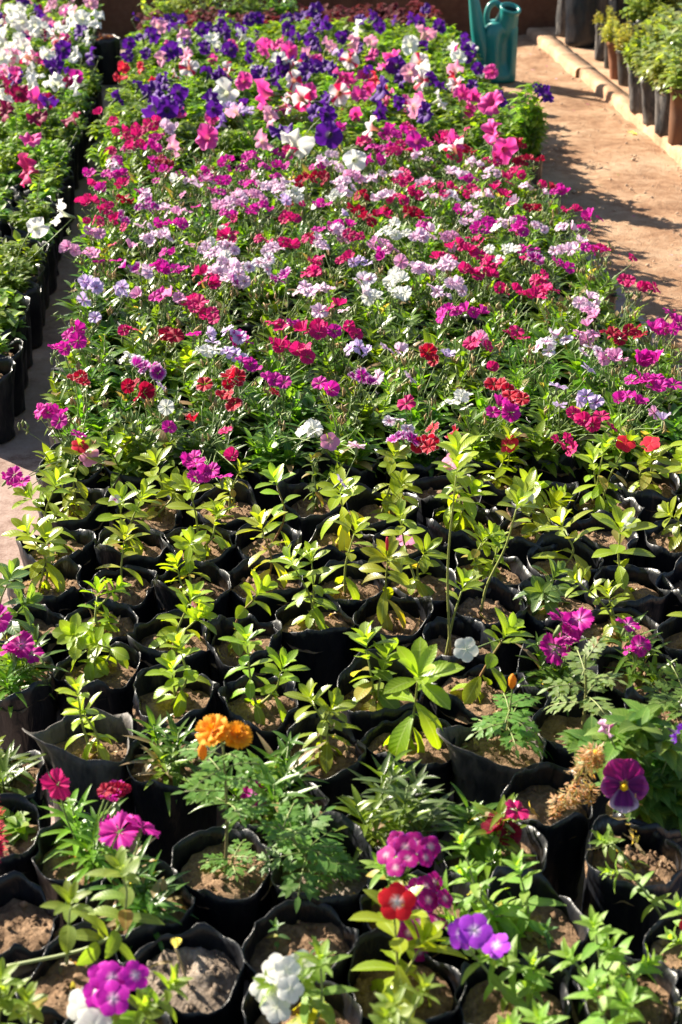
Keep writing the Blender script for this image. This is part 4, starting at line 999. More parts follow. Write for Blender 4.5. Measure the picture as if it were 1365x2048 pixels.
# ---------------------------------------------------------------- flower colours seen in the dense beds: photo point, colour, how many
DI = '''185 395 K 5;211 414 K 3;182 340 M 2;223 348 M 2;247 347 M 2;229 329 P 3;252 397 C 2;249 452 K 1;188 464 Q 4;200 440 K 2;173 438 K 1;226 485 K 1;138 496 Q 2;179 502 Q 3;293 388 P 2;289 411 V 2;332 414 P 3;364 420 Q 2;288 447 P 2;326 444 M 3;364 439 M 2;299 473 P 3;332 467 P 3;323 529 M 3;352 535 M 2;293 540 P 3;264 532 V 2;232 520 M 1;179 567 L 3;165 593 L 1;244 576 L 1;279 587 Q 1;323 587 M 3;358 593 Q 3;387 596 K 3;414 543 K 2;420 564 K 2;437 535 P 4;414 494 P 2;461 488 P 2;431 508 P 2;379 488 Q 1;423 476 W 1;446 450 W 1;382 359 P 3;358 356 W 2;399 376 P 1;449 356 M 3;431 379 M 2;449 326 M 2;443 403 Q 4;472 397 Q 2;458 426 M 2;481 382 Q 2;417 356 Q 2;393 409 M 1;452 514 W 1;478 549 P 2;467 558 V 1
503 309 M 4;561 326 M 2;564 304 M 2;645 322 P 3;679 332 P 2;614 359 C 4;641 353 C 3;509 359 M 2;541 370 P 5;514 385 Q 3;564 373 P 3;591 376 W 2;479 391 P 3;459 403 P 3;529 408 M 4;500 417 M 3;567 397 L 2;579 429 K 4;605 408 K 1;643 408 M 2;629 408 W 1;670 388 W 3;690 382 P 2;693 364 P 3;705 350 Q 3;679 356 P 2;731 320 M 3;761 315 M 4;746 353 P 2;796 347 P 2;802 362 K 2;831 382 K 3;796 397 K 2;778 385 P 3;761 391 P 2;726 391 C 2;740 432 C 3;764 417 C 2;778 429 K 2;828 423 C 2;787 455 W 5;761 488 Q 6;764 505 M 2;720 517 L 2;693 511 K 2;708 467 K 2;679 458 P 3;646 455 M 2;642 482 P 3;635 514 K 2;620 473 C 1;579 482 K 2;547 488 P 4;529 479 K 2;529 523 E 3;488 526 E 2;558 555 V 3;643 573 P 3;611 576 P 2;728 555 E 2;749 587 W 3;793 555 W 3;799 581 W 3;725 584 E 1;840 537 P 3;840 464 P 2;802 517 Q 1;456 523 P 2;465 558 P 2;456 488 P 2;684 426 L 1
917 306 K 4;949 323 P 3;985 318 K 2;914 341 P 5;938 356 M 2;985 335 P 3;973 356 P 1;1043 318 C 4;1032 341 K 4;1070 318 C 2;1005 359 K 2;908 370 K 2;944 379 K 2;958 391 P 3;988 382 K 2;1020 391 K 2;1035 401 P 1;900 388 E 3;888 388 K 1;947 414 P 2;917 419 M 1;853 441 M 2;829 420 C 2;832 382 K 2;847 359 P 2;859 388 P 2;809 356 K 2;850 464 P 4;906 467 Q 4;973 447 M 3;958 461 M 2;938 441 P 2;1040 455 M 3;1081 447 P 2;993 455 W 1;955 479 K 2;917 491 K 3;949 504 K 3;888 511 K 2;900 523 P 3;979 499 W 1;1020 494 W 2;999 517 W 1;1073 514 V 3;1055 496 M 2;1122 494 P 2;1152 485 P 4;1131 450 P 2;1122 526 M 2;1184 496 M 2;1200 490 K 2;847 537 P 2;941 543 K 2;970 540 K 2;914 567 P 3;876 576 P 2;1084 552 K 3;1093 576 K 4;1058 590 K 2;1087 385 P 1;1178 596 P 3;1265 515 K 1
898 619 M 4;948 622 M 2;1173 602 P 2;1183 622 Q 2;1175 657 Q 2;1228 667 C 3;1273 660 C 3;1328 650 M 4;1352 630 M 2;1183 697 E 2;1233 707 Q 4;1093 687 E 3;1118 670 E 2;1175 735 L 1;1298 712 M 4;1313 762 M 5;1278 752 M 2;1255 792 M 2;1120 812 L 1;1173 797 L 2;1115 775 L 1;1163 827 K 2;1203 835 K 2;1003 817 M 3;1003 767 R 2;1035 790 R 3;923 797 W 3;813 812 K 1;855 707 R 2;893 712 L 1;758 747 P 1;723 752 V 2;818 757 P 1;955 687 K 2;963 672 Q 1;698 654 K 2;718 697 L 2;773 692 P 1;798 702 P 1;1033 667 K 2;795 845 E 2;808 872 V 2;853 882 R 3;868 857 R 1;918 869 R 1;1133 882 K 2;713 897 P 1;1308 822 Q 1;1325 847 L 1
150 667 M 3;125 687 M 2;190 630 L 1;162 747 R 2;270 732 V 1;305 732 V 2;270 772 C 2;280 787 C 1;95 822 M 3;120 844 M 1;155 862 M 1;410 762 R 1;470 757 R 3;460 790 R 2;388 837 R 1;338 859 M 1;332 807 W 1;550 757 M 2;500 722 M 2;470 664 L 2;470 702 L 2;425 690 L 1;560 642 K 2;620 662 K 3;560 687 K 3;610 702 K 3;655 654 M 2;655 767 M 2;548 782 R 1;452 855 K 1;625 850 W 3;465 907 K 1;390 917 M 2;425 937 M 2;390 952 M 1;30 952 M 2;415 697 W 3;262 710 W 2;320 765 L 1;400 610 K 4;425 627 K 2;388 665 M 1;415 660 L 1;680 960 L 1;715 893 P 1'''
PE = '''305 70 D;334 44 D;350 50 D;343 100 D;281 135 RD .7;281 170 D;305 180 D;322 165 D;299 190 D;358 185 D;305 215 D;335 220 D;360 94 W;372 114 PK;378 135 S;317 52 PK;404 60 D;411 95 D;425 75 W;461 99 D;488 72 W;528 96 H 1.15;420 144 D;520 145 D;488 162 H;552 158 D;526 188 H 1.35;450 188 W 1.3;426 202 D;441 246 D;540 235 PK;564 262 D;593 286 W 1.4;658 270 D 1.3;414 275 H;347 293 PK;526 282 PK;585 123 S;587 161 S;613 120 D;613 143 D;649 130 D;631 20 D;620 60 D;684 155 H;649 205 D;655 229 D;628 225 D;602 196 S;573 211 S
755 38 D;714 59 W 1.2;742 82 PK;707 88 PK;852 64 PK 1.3;783 111 H;793 132 D;840 126 S;843 140 W;820 147 PK;843 161 S;905 100 W;920 114 W;911 138 PK;911 167 S;925 188 H;697 155 H;761 180 D 1.2;750 158 RD;720 190 H;679 188 S;849 226 D;829 214 PK;741 255 S 1.1;983 205 H 1.4;983 264 H 1.3;905 290 S;910 282 H;1010 300 H;835 282 M;700 120 S;560 120 W;660 90 PK;820 90 W;770 130 H;880 200 W;455 140 S;470 220 PK;710 320 W'''
PEL = '''26 41 W;44 44 W;69 51 W;144 38 W;164 38 W;193 30 W;190 50 W;135 55 W;182 6 PK;160 64 D;126 99 D;108 129 D;182 111 D;94 108 W;44 94 W;6 88 W;3 117 W;70 150 W;60 173 W;100 161 W;152 171 W;32 148 H;12 170 B;6 190 W;73 196 H;97 202 D;12 222 B;144 237 B;76 235 B;63 278 H;108 73 S;53 341 K 1.3;73 455 W .7;120 426 W;3 793 RD;20 20 W;85 62 W;20 110 W;50 110 S;150 110 W;175 75 W'''
PDI = '252 272 K 4;281 261 K 3;308 250 K 2;228 247 K 2;340 258 P 3;267 290 K 3;479 217 L 4;790 272 M 4;822 260 K 2;720 288 K 3;670 105 L 2;200 235 K 1;585 300 K 2;790 300 K 3'
def parse(s, dn):
    out = []
    for e in s.replace('\n', ';').split(';'):
        q = e.split()
        out.append((float(q[0]), float(q[1]), q[2], float(q[3]) if len(q) > 3 else dn))
    return out
CW = {'K': 'cerise', 'M': 'magenta', 'MK': 'magenta', 'C': 'crimson', 'R': 'edged red', 'P': 'blush', 'Q': 'rose', 'W': 'white', 'L': 'lilac', 'V': 'rimmed purple', 'E': 'purple-eyed', 'D': 'violet', 'B': 'burgundy', 'H': 'pink', 'PK': 'salmon', 'RD': 'scarlet', 'S': 'striped'}
ORD = 'first second third fourth fifth sixth seventh eighth ninth tenth eleventh twelfth thirteenth fourteenth fifteenth sixteenth seventeenth eighteenth nineteenth twentieth'.split()
ORD += ['twenty-' + o for o in ORD[:9]] + ['thirtieth'] + ['thirty-' + o for o in ORD[:9]]
def words_of(cols, plain):
    seen = []
    for c in sorted(set(cols), key=lambda c: -cols.count(c)): 
        if CW[c] not in seen: seen.append(CW[c])
    return ' and '.join(seen[:2]) if seen else plain

# ---------------------------------------------------------------- the dianthus block
rg = random.Random(77)
DV = [dianthus_foliage(s, 1.0, 80 + 6 * (s % 3), .14, [G_DI, (.095, .185, .016), (.055, .125, .02)][s % 3], .05, 1.55) for s in range(9)]
DVM = [m.mesh('foliage', [M_DIAN, M_STEM]) for m in DV]
cells = []
NXD, Y0D, DX, DY = 10, 2.86, .157, .152
NRD = 18
for j in range(NRD):
    for i in range(NXD):
        x = -.395 - .03 * min(1, j / 8) + .012 * max(0, 5 - i) / 5 + DX * (i + (.5 if j % 2 else 0) * .5) + rg.uniform(-.01, .01)
        y = Y0D + DY * j + rg.uniform(-.01, .01) + .012 * (i - 5) * 0
        cells.append(dict(x=x, y=y, r=j, c=i, fl=[], cols=[]))
def nearest(cs, x, y): return min(cs, key=lambda c: (c['x'] - x) ** 2 + (c['y'] - y) ** 2)
dl = parse(DI, 2)
for px, py, c, n in dl + [e for e in parse(PDI, 2) if 0]:
    zf = .325
    p = P(px, py, zf)
    ce = nearest(cells, p.x, p.y)
    ce['cols'].append(c)
    n = int(n * 1.35 + .5)
    for k in range(n):
        a = 2.4 * k + rg.random(); q = .0175 * math.sqrt(k)
        ce['fl'].append((c, p + Vector((q * math.cos(a), q * math.sin(a) * .9, rg.uniform(-.012, .006) - .25 * q))))
dpts = [(P(e[0], e[1], .32), e[2]) for e in dl]
for ce in cells:
    # plants between the listed blooms carry a few blooms of the colours round them
    near = sorted(dpts, key=lambda e: (e[0].x - ce['x']) ** 2 + (e[0].y - ce['y']) ** 2)[:4]
    extra = 0
    if ce['y'] > 3.25: extra = max(0, rg.choice((0, 0, 3, 5)) - len(ce['fl']) // 2)
    elif not ce['fl']: extra = rg.choice((0, 0, 1))
    if ce['y'] > 4.1 and len(ce['fl']) < 5: extra += rg.choice((0, 2, 3))
    while extra > 0:
        c = rg.choice(near)[1]
        if c in 'PLWE' and rg.random() < .55: c = rg.choice('MKKCM')
        n = min(extra, rg.choice((2, 3, 4, 5))); extra -= n
        ce['cols'].append(c)
        b = Vector((ce['x'] + rg.uniform(-.065, .065), ce['y'] + rg.uniform(-.065, .065), rg.uniform(.285, .325)))
        for k in range(n):
            a = 2.4 * k + rg.random(); q = .017 * math.sqrt(k)
            ce['fl'].append((c, b + Vector((q * math.cos(a), q * math.sin(a), rg.uniform(-.008, .004)))))
GD = 'dianthus in black nursery bags'
for ci, ce in enumerate(cells):
    r = random.Random(4000 + ci)
    wd = words_of(ce['cols'], 'green budded')
    lab = f"{wd} dianthus, {ORD[ce['r']]} row behind the vincas, {ORD[NXD - 1 - ce['c']]} from the earth path"
    if ce['c'] < 5: lab = f"{wd} dianthus, {ORD[ce['r']]} row behind the vincas, {ORD[ce['c']]} from the concrete gap"
    t = potted('potted_dianthus', (ce['x'], ce['y'], 0), lab, 'dianthus', GD, r)
    link('foliage', r.choice(DVM), t, (0, 0, SZ), sc=r.uniform(.74, 1.12), rz=r.uniform(0, 6.28))
    sb = MB()
    base = Vector((0, 0, SZ + .02))
    for c, p in ce['fl']:
        add_flower(t, 'd', c, p, r, None, r.uniform(.78, 1.0) if ce['y'] < 3.9 else r.uniform(.68, .92))
        stalk(sb, base + Vector((r.uniform(-.03, .03), r.uniform(-.03, .03), .03)), p - t.location - Vector((0, 0, .018)), r, .0011, (.12, .2, .05), .2)
    for k in range(r.randrange(4, 9)):                 # unopened and spent calyces
        q = Vector((r.gauss(0, .036), r.gauss(0, .036), SZ + r.uniform(.08, .155))); cc = vary((.14, .22, .05) if r.random() < .6 else (.36, .24, .10), r, .25)
        stalk(sb, base + Vector((r.uniform(-.02, .02), r.uniform(-.02, .02), .03)), q, r, .0010, GRN, .2)
        for kk in range(r.choice((1, 2, 3, 4))):
            o_ = q + Vector((r.gauss(0, .006), r.gauss(0, .006), r.gauss(0, .004)))
            tube(sb, [o_, o_ + Vector((r.gauss(0, .003), r.gauss(0, .003), .009)), o_ + Vector((r.gauss(0, .004), r.gauss(0, .004), .018))], [.0018, .0034, .0008], 5, cc)
    link('flower_stalks', sb.mesh('flower_stalks', [M_STEM]), t)

# ---------------------------------------------------------------- petunias
PV = [petunia_foliage(200 + s, .17, .105, 19, [G_PET, (.15, .25, .02), (.10, .19, .02)][s % 3], 1.25) for s in range(7)]
PVM = [m.mesh('foliage', [M_SOFT, M_STEM]) for m in PV]
def petunia_plant(x, y, lab, fl, r, tall, group, z0=None, sc=1.0, dfl=()):
    t = potted('potted_petunia', (x, y, 0), lab, 'petunia', group, r, tall=tall)
    zs = .15 if tall else SZ
    link('foliage', r.choice(PVM), t, (0, 0, zs), sc=r.uniform(.85, 1.12) * sc, rz=r.uniform(0, 6.28))
    if fl or dfl:
        sb = MB(); base = Vector((0, 0, zs + .03))
        for c, p, s in fl:
            q = Vector((r.gauss(0, .75), r.gauss(-.4, .6), r.uniform(-.05, .9))).normalized()
            add_flower(t, 'p', c, p, r, q, s)
            stalk(sb, base, p - t.location - q * .042 * s, r, .0014, GRN, .4)
        for c, p in dfl:
            add_flower(t, 'd', c, p, r, None, 1.0)
            stalk(sb, base, p - t.location - Vector((0, 0, .018)), r, .0011, GRN, .3)
        link('flower_stalks', sb.mesh('flower_stalks', [M_STEM]), t)
    return t
pc = []
NXP, Y0P, PXS, PYS, NRP = 10, Y0D + DY * NRD + .02, .170, .178, 16
for j in range(NRP):
    for i in range(NXP):
        x = -.43 + PXS * i + (.04 if j % 2 else 0) + rg.uniform(-.012, .012); y = Y0P + PYS * j + rg.uniform(-.012, .012)
        pc.append(dict(x=x, y=y, r=j, c=i, fl=[], cols=[], dfl=[]))
for px, py, c, s in parse(PE, 1):
    p = P(px, py, .355)
    ce = nearest(pc, p.x, p.y)
    if abs(p.x - ce['x']) > .2 or p.y - ce['y'] > .25: continue
    ce['fl'].append((c, p, s)); ce['cols'].append(c)
for px, py, c, n in parse(PDI, 2):
    p = P(px, py, .33); ce = nearest(pc, p.x, p.y)
    for k in range(int(n * 1.5)):
        ce['dfl'].append((c, p + Vector((.022 * math.sqrt(k) * math.cos(2.4 * k), .022 * math.sqrt(k) * math.sin(2.4 * k), rg.uniform(-.01, .01)))))
ppts = [(P(e[0], e[1], .355), e[2]) for e in parse(PE, 1)]
for ci, ce in enumerate(pc):
    r = random.Random(7000 + ci)
    for k in range(r.choice((0, 1, 1, 2)) if ce['y'] > 5.75 else 0):
        c = min(ppts, key=lambda e: (e[0].x - ce['x'] + r.gauss(0, .15)) ** 2 + (e[0].y - ce['y']) ** 2)[1]
        if c in ('S', 'PK', 'W') and r.random() < .7: c = r.choice('DDHH')
        ce['fl'].append((c, Vector((ce['x'] + r.uniform(-.07, .07), ce['y'] + r.uniform(-.07, .05), r.uniform(.29, .35))), r.uniform(.65, .95))); ce['cols'].append(c)
    wd = words_of(ce['cols'], 'green unopened')
    end = f"{ORD[ce['c']]} from the concrete gap" if ce['c'] < 5 else f"{ORD[NXP - 1 - ce['c']]} from the earth path"
    petunia_plant(ce['x'], ce['y'], f"{wd} petunia, {ORD[ce['r']]} row behind the dianthus, {end}", ce['fl'], r, False, 'petunias in black nursery bags', dfl=ce['dfl'])
# the tall violet petunia standing out over the path edge
r = random.Random(9)
p = P(1062, 330, .0)
t = potted('potted_petunia', (1.17, 5.62, 0), 'tall leafy petunia with one violet bloom standing out over the earth path', 'petunia', 'petunias in black nursery bags', r)
m_ = petunia_foliage(900, .36, .06, 26, (.15, .25, .03), 1.2)
m_.join(petunia_foliage(901, .2, .07, 14, (.12, .21, .035), 1.1))
link('foliage', m_.mesh('foliage', [M_SOFT, M_STEM]), t, (0, 0, SZ))
for q in ((1078, 178), (1094, 190)): add_flower(t, 'p', 'D', W(q[0], q[1], 5.60), r, Vector((.3, -.4, .5)), .8)

# ---------------------------------------------------------------- the bed across the concrete gap
lc = []
for k in range(7):
    for j in range(36):
        dn = max(0, min(1, (6.2 - (3.42 + .166 * j)) / 2.7)) * .055
        x, y = -.705 + dn - .158 * k + rg.uniform(-.012, .012), 3.42 + .166 * j + (.05 if k % 2 else 0) + rg.uniform(-.012, .012)
        if y > 9.25 or (k == 0 and y > 7.25): continue
        q = proj((x + .11, y, .36)); q2 = proj((x + .08, y, .1))
        if max(q[0], q2[0]) < -12 or q[1] < -60: continue
        lc.append(dict(x=x, y=y, r=j, c=k, fl=[], cols=[]))
for px, py, c, s in parse(PEL, 1):
    z = .37 if py > 60 else .40
    p = P(px, py, z); ce = nearest(lc, p.x, p.y)
    if (Vector((ce['x'], ce['y'], 0)) - Vector((p.x, p.y, 0))).length > .35: continue
    ce['fl'].append((c, p, s)); ce['cols'].append(c)
    if py < 180:
        for k in range(0):
            ce['fl'].append((c, p + Vector((rg.uniform(-.06, .06), rg.uniform(-.05, .08), rg.uniform(-.03, .03))), s * .95))
lpts = [(P(e[0], e[1], .37), e[2]) for e in parse(PEL, 1)]
SV = [petunia_foliage(260 + s, .10, .055, 4, (.14, .23, .05), 1.25) for s in range(4)]
SVM = [m.mesh('foliage', [M_SOFT, M_STEM]) for m in SV]
for ci, ce in enumerate(lc):
    r = random.Random(9000 + ci)
    for k in range(r.choice((0, 1, 1, 2)) if ce['y'] > 6.0 else 0):
        c = min(lpts, key=lambda e: (e[0].x - ce['x'] + r.gauss(0, .15)) ** 2 + (e[0].y - ce['y'] + r.gauss(0, .2)) ** 2)[1]
        if c in ('W', 'S', 'RD') and r.random() < .75: c = r.choice(('D', 'H', 'M', 'B', 'PK'))
        ce['fl'].append((c, Vector((ce['x'] + r.uniform(-.07, .05), ce['y'] + r.uniform(-.07, .05), r.uniform(.31, .37))), r.uniform(.65, .95))); ce['cols'].append(c)
    wd = words_of(ce['cols'], 'flowerless')
    lab = f"{wd} petunia across the concrete gap, {ORD[ce['r']]} along line {['one', 'two', 'three', 'four', 'five', 'six', 'seven'][ce['c']]} from the gap"
    if ce['y'] < 5.3 and not ce['fl']:
        t = potted('potted_petunia', (ce['x'], ce['y'], 0), lab.replace('flowerless', 'young flowerless'), 'petunia', 'petunias beyond the concrete gap', r, tall=True)
        link('foliage', r.choice(SVM), t, (0, 0, .15), sc=r.uniform(.7, 1.1), rz=r.uniform(0, 6.28))
    else:
        petunia_plant(ce['x'], ce['y'], lab, ce['fl'], r, True, 'petunias beyond the concrete gap', sc=(.7 if ce['c'] == 0 else .85) if ce['y'] < 6.6 else (.85 if ce['c'] == 0 else 1.0))
r = random.Random(31)
t = potted('soil_filled_bag', (-.665, 8.16, 0), 'lone tall black bag of a dark red leaved seedling standing in the concrete gap', 'nursery bag', None, r, bag_mesh(77, R=.078, H=.25, soil=.21))
t.children[1].location.z = .21
m_ = petunia_foliage(262, .05, .05, 6, (.10, .02, .02), 1.0); link('foliage', m_.mesh('foliage', [M_SOFT, M_STEM]), t, (0, 0, .21))

# ---------------------------------------------------------------- dark red coleus and leafy plants at the back of the bed
CV = [petunia_foliage(300 + s, .15, .085, 12, [(.16, .015, .02), (.20, .02, .025), (.11, .012, .02), (.15, .03, .03)][s % 4], 1.35).mesh('foliage', [M_PET, M_STEM]) for s in range(4)]
GV = [petunia_foliage(320 + s, .22, .11, 16, [(.10, .18, .04), (.20, .26, .06)][s % 2], 1.3).mesh('foliage', [M_LEAF, M_STEM]) for s in range(2)]
n = 0
for j in range(3):
    for i in range(10):
        x, y = -.40 + .175 * i + rg.uniform(-.015, .015), Y0P + PYS * NRP + .06 + .19 * j
        r = random.Random(12000 + n); n += 1
        green = j == 2 and i < 5
        wdx = f"{ORD[i]} from the concrete gap"
        if green:
            t = potted('potted_shrub', (x, y, 0), f"leafy green shrub along the low wall, {wdx}", 'shrub', 'leafy shrubs before the low wall', r)
            link('foliage', r.choice(GV), t, (0, 0, SZ), sc=r.uniform(.9, 1.25), rz=r.uniform(0, 6.28))
        else:
            t = potted('potted_coleus', (x, y, 0), f"dark red leaved coleus, {('front', 'middle', 'last')[j]} row behind the petunias, {wdx}", 'coleus', 'dark red coleus behind the petunias', r)
            link('foliage', r.choice(CV), t, (0, 0, SZ), sc=r.uniform(.95, 1.2), rz=r.uniform(0, 6.28))
# ---------------------------------------------------------------- watering can
def ring_loft(mb, rings, m=0, close0=True, close1=True):
    for A, B in zip(rings, rings[1:]):
        n = len(A)
        for k in range(n): mb.face((A[k], A[(k + 1) % n], B[(k + 1) % n], B[k]), m)
    if close0: mb.face(tuple(reversed(rings[0])), m)
    if close1: mb.face(tuple(rings[-1]), m)
cl = P(1000, 166, 0.0); cl.z = 0
cl.y += .06
can = thing('watering_can', (cl.x - .0, cl.y, -.003), 'teal green plastic watering can standing upright on the earth path', 'watering can')
mb = MB(); rings = []
NS = 64
prof = [(0, .080, .058), (.006, .092, .068), (.02, .098, .074), (.05, .098, .074), (.09, .098, .074), (.12, .098, .074), (.16, .098, .074), (.20, .098, .074), (.235, .098, .074), (.255, .097, .073), (.285, .092, .07), (.31, .081, .064), (.325, .068, .058)]
for z, rx, ry in prof:
    ring = []
    for k in range(NS):
        a = 2 * math.pi * k / NS
        ca, sa = math.cos(a), math.sin(a)
        x = rx * math.copysign(abs(ca) ** .76, ca); y = ry * math.copysign(abs(sa) ** .76, sa)
        # moulded hand-grip recesses on the broad sides
        f = max(0, min(1, (z - .045) / .03)) * max(0, min(1, (.275 - z) / .04))
        g_ = max(0, 1 - (abs(x - .018) / .036) ** 6) if abs(x - .018) < .036 else 0
        y *= 1 - .46 * f * g_
        gx = max(0, 1 - (abs(y) / .035) ** 6) if abs(y) < .035 else 0
        x *= 1 - .10 * f * gx * (1 if ca > 0 else 0)
        ring.append(mb.add((x + .15 * max(0, z - .26), y, z), (1, 1, 1)))
    rings.append(ring)
ring_loft(mb, rings)
link('body', mb.mesh('body', [M_CAN]), can)
nb = MB(); ax = Vector((.16, -.34, .93)).normalized(); px_ = perp(ax); py_ = ax.cross(px_)
org = Vector((.026, -.006, .30)); rr = []
for h, q in ((0, .066), (.04, .060), (.075, .054), (.088, .055), (.096, .059), (.104, .059), (.108, .055), (.106, .046), (.09, .042), (.05, .040)):
    rr.append([nb.add(org + ax * h + (px_ * math.cos(a) + py_ * math.sin(a)) * q, (1, 1, 1)) for a in (2 * math.pi * k / 40 for k in range(40))])
ring_loft(nb, rr[:-1], 0, False, False)
ring_loft(nb, rr[-2:], 1, False, True)
link('neck', nb.mesh('neck', [M_CAN, M_CANIN]), can)
hb = MB()
tube(hb, curve([Vector((.01, .0, .385)), Vector((-.028, .008, .415)), Vector((-.062, .01, .402)), Vector((-.078, .01, .352)), Vector((-.066, .008, .29))], 7), [.016] * 28 + [.017], 14, (1, 1, 1))
link('handle', hb.mesh('handle', [M_CAN]), can)
sp = MB()
tube(sp, curve([Vector((-.078, -.01, .07)), Vector((-.098, -.012, .17)), Vector((-.128, -.014, .29)), Vector((-.150, -.016, .40)), Vector((-.172, -.018, .52)), Vector((-.180, -.018, .56))], 6), [.034 + .014 * math.sin(i / 8) if i < 8 else max(.017, .046 - .0015 * (i - 8)) for i in range(31)], 18, (1, 1, 1))
spo = link('spout', sp.mesh('spout', [M_CAN]), can)
rb = MB(); rr = []
tip = Vector((-.180, -.018, .56)); d_ = Vector((-.12, 0, 1)).normalized(); a_, b_ = perp(d_), d_.cross(perp(d_))
for h, q in ((-.002, .015), (.02, .03), (.028, .032), (.034, .024)):
    rr.append([rb.add(tip + d_ * h + (a_ * math.cos(k / 24 * 6.2832) + b_ * math.sin(k / 24 * 6.2832)) * q, (1, 1, 1)) for k in range(24)])
ring_loft(rb, rr); link('rose', rb.mesh('rose', [M_CAN]), can)

# ---------------------------------------------------------------- pots, lathe turned
def pot_mesh(name, R, H, mat, taper=.75, rim=.012, NS=36, lip=.16):
    mb = MB(); rr = []
    for z, q in ((0, R * taper * .96), (.004, R * taper), (H * .5, R * (taper + 1) / 2 * .99), (H * (1 - lip), R * .965), (H * (1 - lip) + .002, R + rim * .5), (H - .004, R + rim * .6), (H, R + rim * .3), (H - .002, R - .006), (H * .86, R - .01), (H * .84, R * .93)):
        rr.append([mb.add((q * math.cos(6.28319 * k / NS), q * math.sin(6.28319 * k / NS), z), (1, 1, 1)) for k in range(NS)])
    ring_loft(mb, rr, 0, True, False)
    return mb.mesh(name, [mat])
def ledge_bag(seed, R, H, mat, lean=0):
    return bag_mesh(seed, R=R, H=H, soil=H - .05, mat=mat, wob=1.9 * R / .072)
BUSH = [petunia_foliage(340 + s, h_, r_, n_, c_, l_, 'ovate') for s, (h_, r_, n_, c_, l_) in enumerate([(.2, .11, 26, (.28, .27, .06), .8), (.22, .12, 26, (.16, .22, .05), 1.15), (.25, .13, 24, (.20, .25, .09), 1.7), (.3, .16, 30, (.08, .14, .04), 1.5)])]
BUSHM = [m.mesh('foliage', [M_LEAF, M_STEM]) for m in BUSH]
def on_ledge(name, x, y, mesh, part, lab, cat, grp, zs, R, bush, bsc, z0=.044, seed=0):
    bsc = bsc * .85
    r = random.Random(seed)
    t = thing(name, (x, y, z0), lab, cat, grp)
    link(part, mesh, t, rz=r.uniform(0, 6.28))
    link('soil', soil_mesh(60 + seed % 5, R=R * .93), t, (0, 0, zs))
    if bush is not None: link('foliage', BUSHM[bush], t, (0, 0, zs), sc=bsc, rz=r.uniform(0, 6.28))
    return t
def gp(px, py): p = P(px, py, .044); return p.x, p.y
GB = 'bags and pots on the raised ledge'
x, y = gp(1178, 98); y += .14
on_ledge('potted_shrub', x, y, ledge_bag(501, .125, .36, M_BAG), 'nursery_bag', 'biggest slumped black bag with a dark shrub at the far end of the ledge', 'shrub', GB, .31, .125, 3, 1.2, seed=1)
x, y = gp(1135, 76); on_ledge('soil_filled_bag', x + .0, y + .1, ledge_bag(502, .06, .34, M_BAGG), 'nursery_bag', 'narrow grey dusty bag leaning beside the biggest black bag on the ledge', 'nursery bag', GB, .29, .06, None, 1, seed=2)
SPEC = [
 # px, py of the foot, radius, height, material, kind of pot, bush, scale, label
 (1208, 122, .05, .24, M_BAGG, 'bag', 0, .8, 'slim pale grey bag behind the terracotta tube on the ledge'),
 (1224, 138, .042, .22, M_BLKPOT, 'pot', 0, .7, 'slim black tube pot beside the terracotta tube on the ledge'),
 (1240, 160, .05, .24, M_TERRA, 'pot', 0, .95, 'slim terracotta pot with yellow-flecked foliage on the ledge'),
 (1264, 174, .068, .22, M_BLKPOT, 'pot', 0, 1.05, 'wide black tapered pot with a bushy yellow-green plant on the ledge'),
 (1302, 178, .07, .22, M_BAGG, 'bag', 1, 1.0, 'dusty grey bag behind the row of black bags on the ledge'),
 (1290, 229, .064, .27, M_BAG, 'bag', 1, 1.0, 'tall upright black bag first in the ledge row after the pots'),
 (1316, 252, .058, .27, M_BAGG, 'bag', 2, .9, 'wrinkled shiny grey-black bag second in the ledge row'),
 (1340, 273, .06, .28, M_BAGG, 'bag', 2, 1.0, 'leaning smooth dark bag between the wrinkled bag and the brown pot'),
 (1366, 293, .062, .29, M_EARTHEN, 'pot', 2, 1.1, 'brown earthen pot with large pale leaves at the end of the ledge row'),
 (1345, 205, .07, .26, M_BAG, 'bag', 2, 1.2, 'black bag with large pale leaved plant in the second ledge row'),
 (1385, 240, .07, .28, M_BAG, 'bag', 2, 1.3, 'black bag half hidden by big pale leaves behind the brown pot'),
 (1330, 165, .07, .26, M_BAG, 'bag', 1, 1.2, 'black bag behind the dusty grey bag in the second ledge row'),
 (1368, 190, .075, .28, M_BAG, 'bag', 2, 1.25, 'black bag of a pale bush deep on the ledge'),
 (1290, 130, .08, .30, M_BAG, 'bag', 1, 1.1, 'black bag of a green bush on the ledge behind the black tapered pot'),
 (1335, 125, .085, .34, M_BAG, 'bag', 2, 1.2, 'black bag of a pale bush in the third ledge row'),
 (1245, 90, .09, .36, M_BAG, 'bag', 3, .9, 'black bag of a dark bush between the biggest bag and the pots'),
 (1290, 85, .10, .40, M_BAG, 'bag', 3, 1.0, 'tall black bag of a dark bush in the last ledge row'),
 (1345, 80, .10, .40, M_BAG, 'bag', 3, 1.1, 'tall black bag of a dark bush by the wall end of the ledge'),
]
for k, (px, py, R, H, mat, kd, b, bs, lab) in enumerate(SPEC):
    x, y = gp(px, py); y += R
    R *= 1.0; H *= .84
    if mat is M_BAG and k < 10: mat = M_BAGG
    me = ledge_bag(510 + k, R, H, mat) if kd == 'bag' else pot_mesh('pot', R, H, mat, .8, .006, lip=.12)
    on_ledge('potted_shrub', x, y, me, 'nursery_bag' if kd == 'bag' else 'pot', lab, 'shrub', GB, H - .045, R, b, bs, seed=20 + k).rotation_euler = (.02 * math.sin(k * 2.1), -.05 + .07 * math.sin(k * 1.7 + 1), 0)

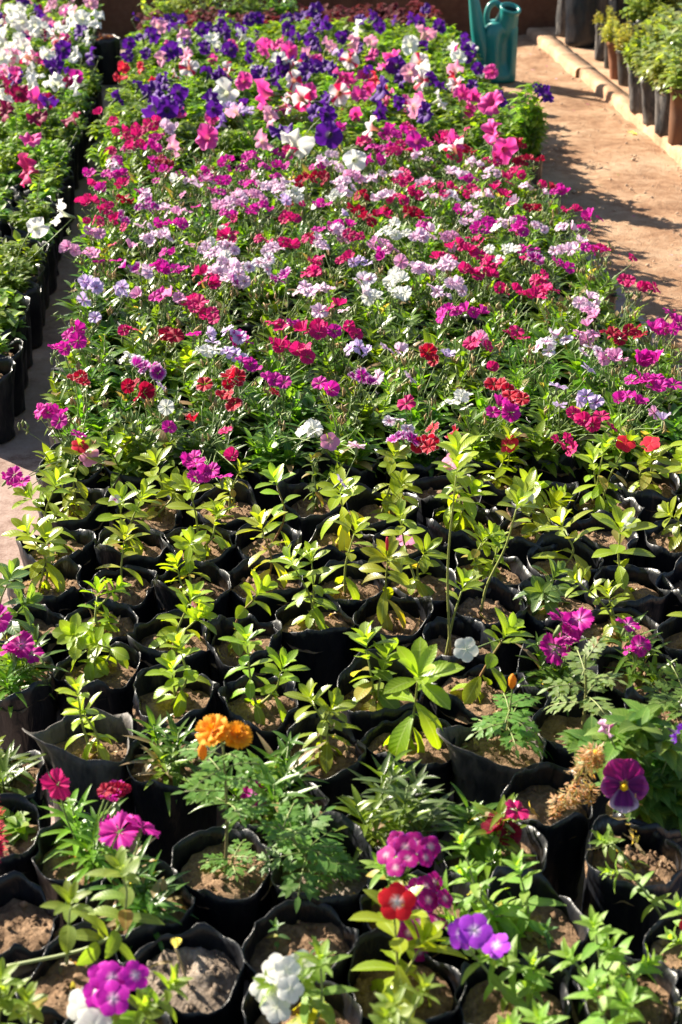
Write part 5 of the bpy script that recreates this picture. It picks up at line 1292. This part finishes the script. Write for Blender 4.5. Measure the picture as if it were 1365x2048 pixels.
# pots and stakes along the low wall
def wall_pot(px, py, R, H, mat, lab, bush, sc, seed, name='potted_plant'):
    p = P(px, py, 0.0); r = random.Random(seed)
    t = thing(name, (p.x, p.y + R, 0), lab, 'pot', None)
    link('pot', pot_mesh('pot', R, H, mat, .72, .014), t)
    link('soil', soil_mesh(70 + seed % 3, R=R * .93), t, (0, 0, H * .86))
    if bush is not None: link('foliage', bush, t, (0, 0, H * .86), sc=sc)
    return t
wall_pot(243, 66, .10, .17, M_TERRA, 'round terracotta pot by the low wall at the end of the concrete gap', BUSHM[3], .4, 1)
wall_pot(22, 60, .13, .20, M_TERRA, 'large terracotta pot with a little green plant behind the white petunias', BUSHM[3], .5, 2)
wall_pot(850, 62, .085, .20, M_BLKPOT, 'black pot of red coleus against the low wall', CV[1], 1.1, 3)
wall_pot(795, 60, .08, .18, M_BLKPOT, 'black pot with a clipped stub against the low wall beside the white stake', CV[3], .7, 4)
for k, (px, py, lab) in enumerate(((768, 60, 'pale wooden stake standing among the back row of coleus'), (832, 66, 'short pale wooden stake by the black coleus pot'))):
    p = P(px, py, 0); mb = MB(); hh = .34 - .06 * k
    rr = [[mb.add((x_ * s, y_ * s, z), (1, 1, 1)) for x_, y_ in ((-.013, -.008), (.013, -.008), (.014, .008), (-.012, .009))] for z, s in ((0, .9), (hh * .5, 1.0), (hh - .012, 1.0), (hh, .55))]
    ring_loft(mb, rr)
    o = link('wooden_stake', mb.mesh('wooden_stake', [M_STAKE], False), None, (p.x, p.y, -.003)); o.rotation_euler = (.03, .05 - .08 * k, .3)
    tag(o, lab, 'stake')
# a pale dry leaf lying on the path
mb = MB(); r = random.Random(2)
leaf(mb, Vector((0, 0, .006)), Vector((1, .3, .12)), Vector((0, 0, 1)), .06, .03, 'ovate', .7, .5, (.55, .58, .42), 6, wav=.3)
p = P(1255, 268, 0)
o = link('fallen_leaf', mb.mesh('fallen_leaf', [M_SOFT]), None, (p.x, p.y, 0)); tag(o, 'single pale dry leaf curled on the earth path near the kerb', 'leaf')
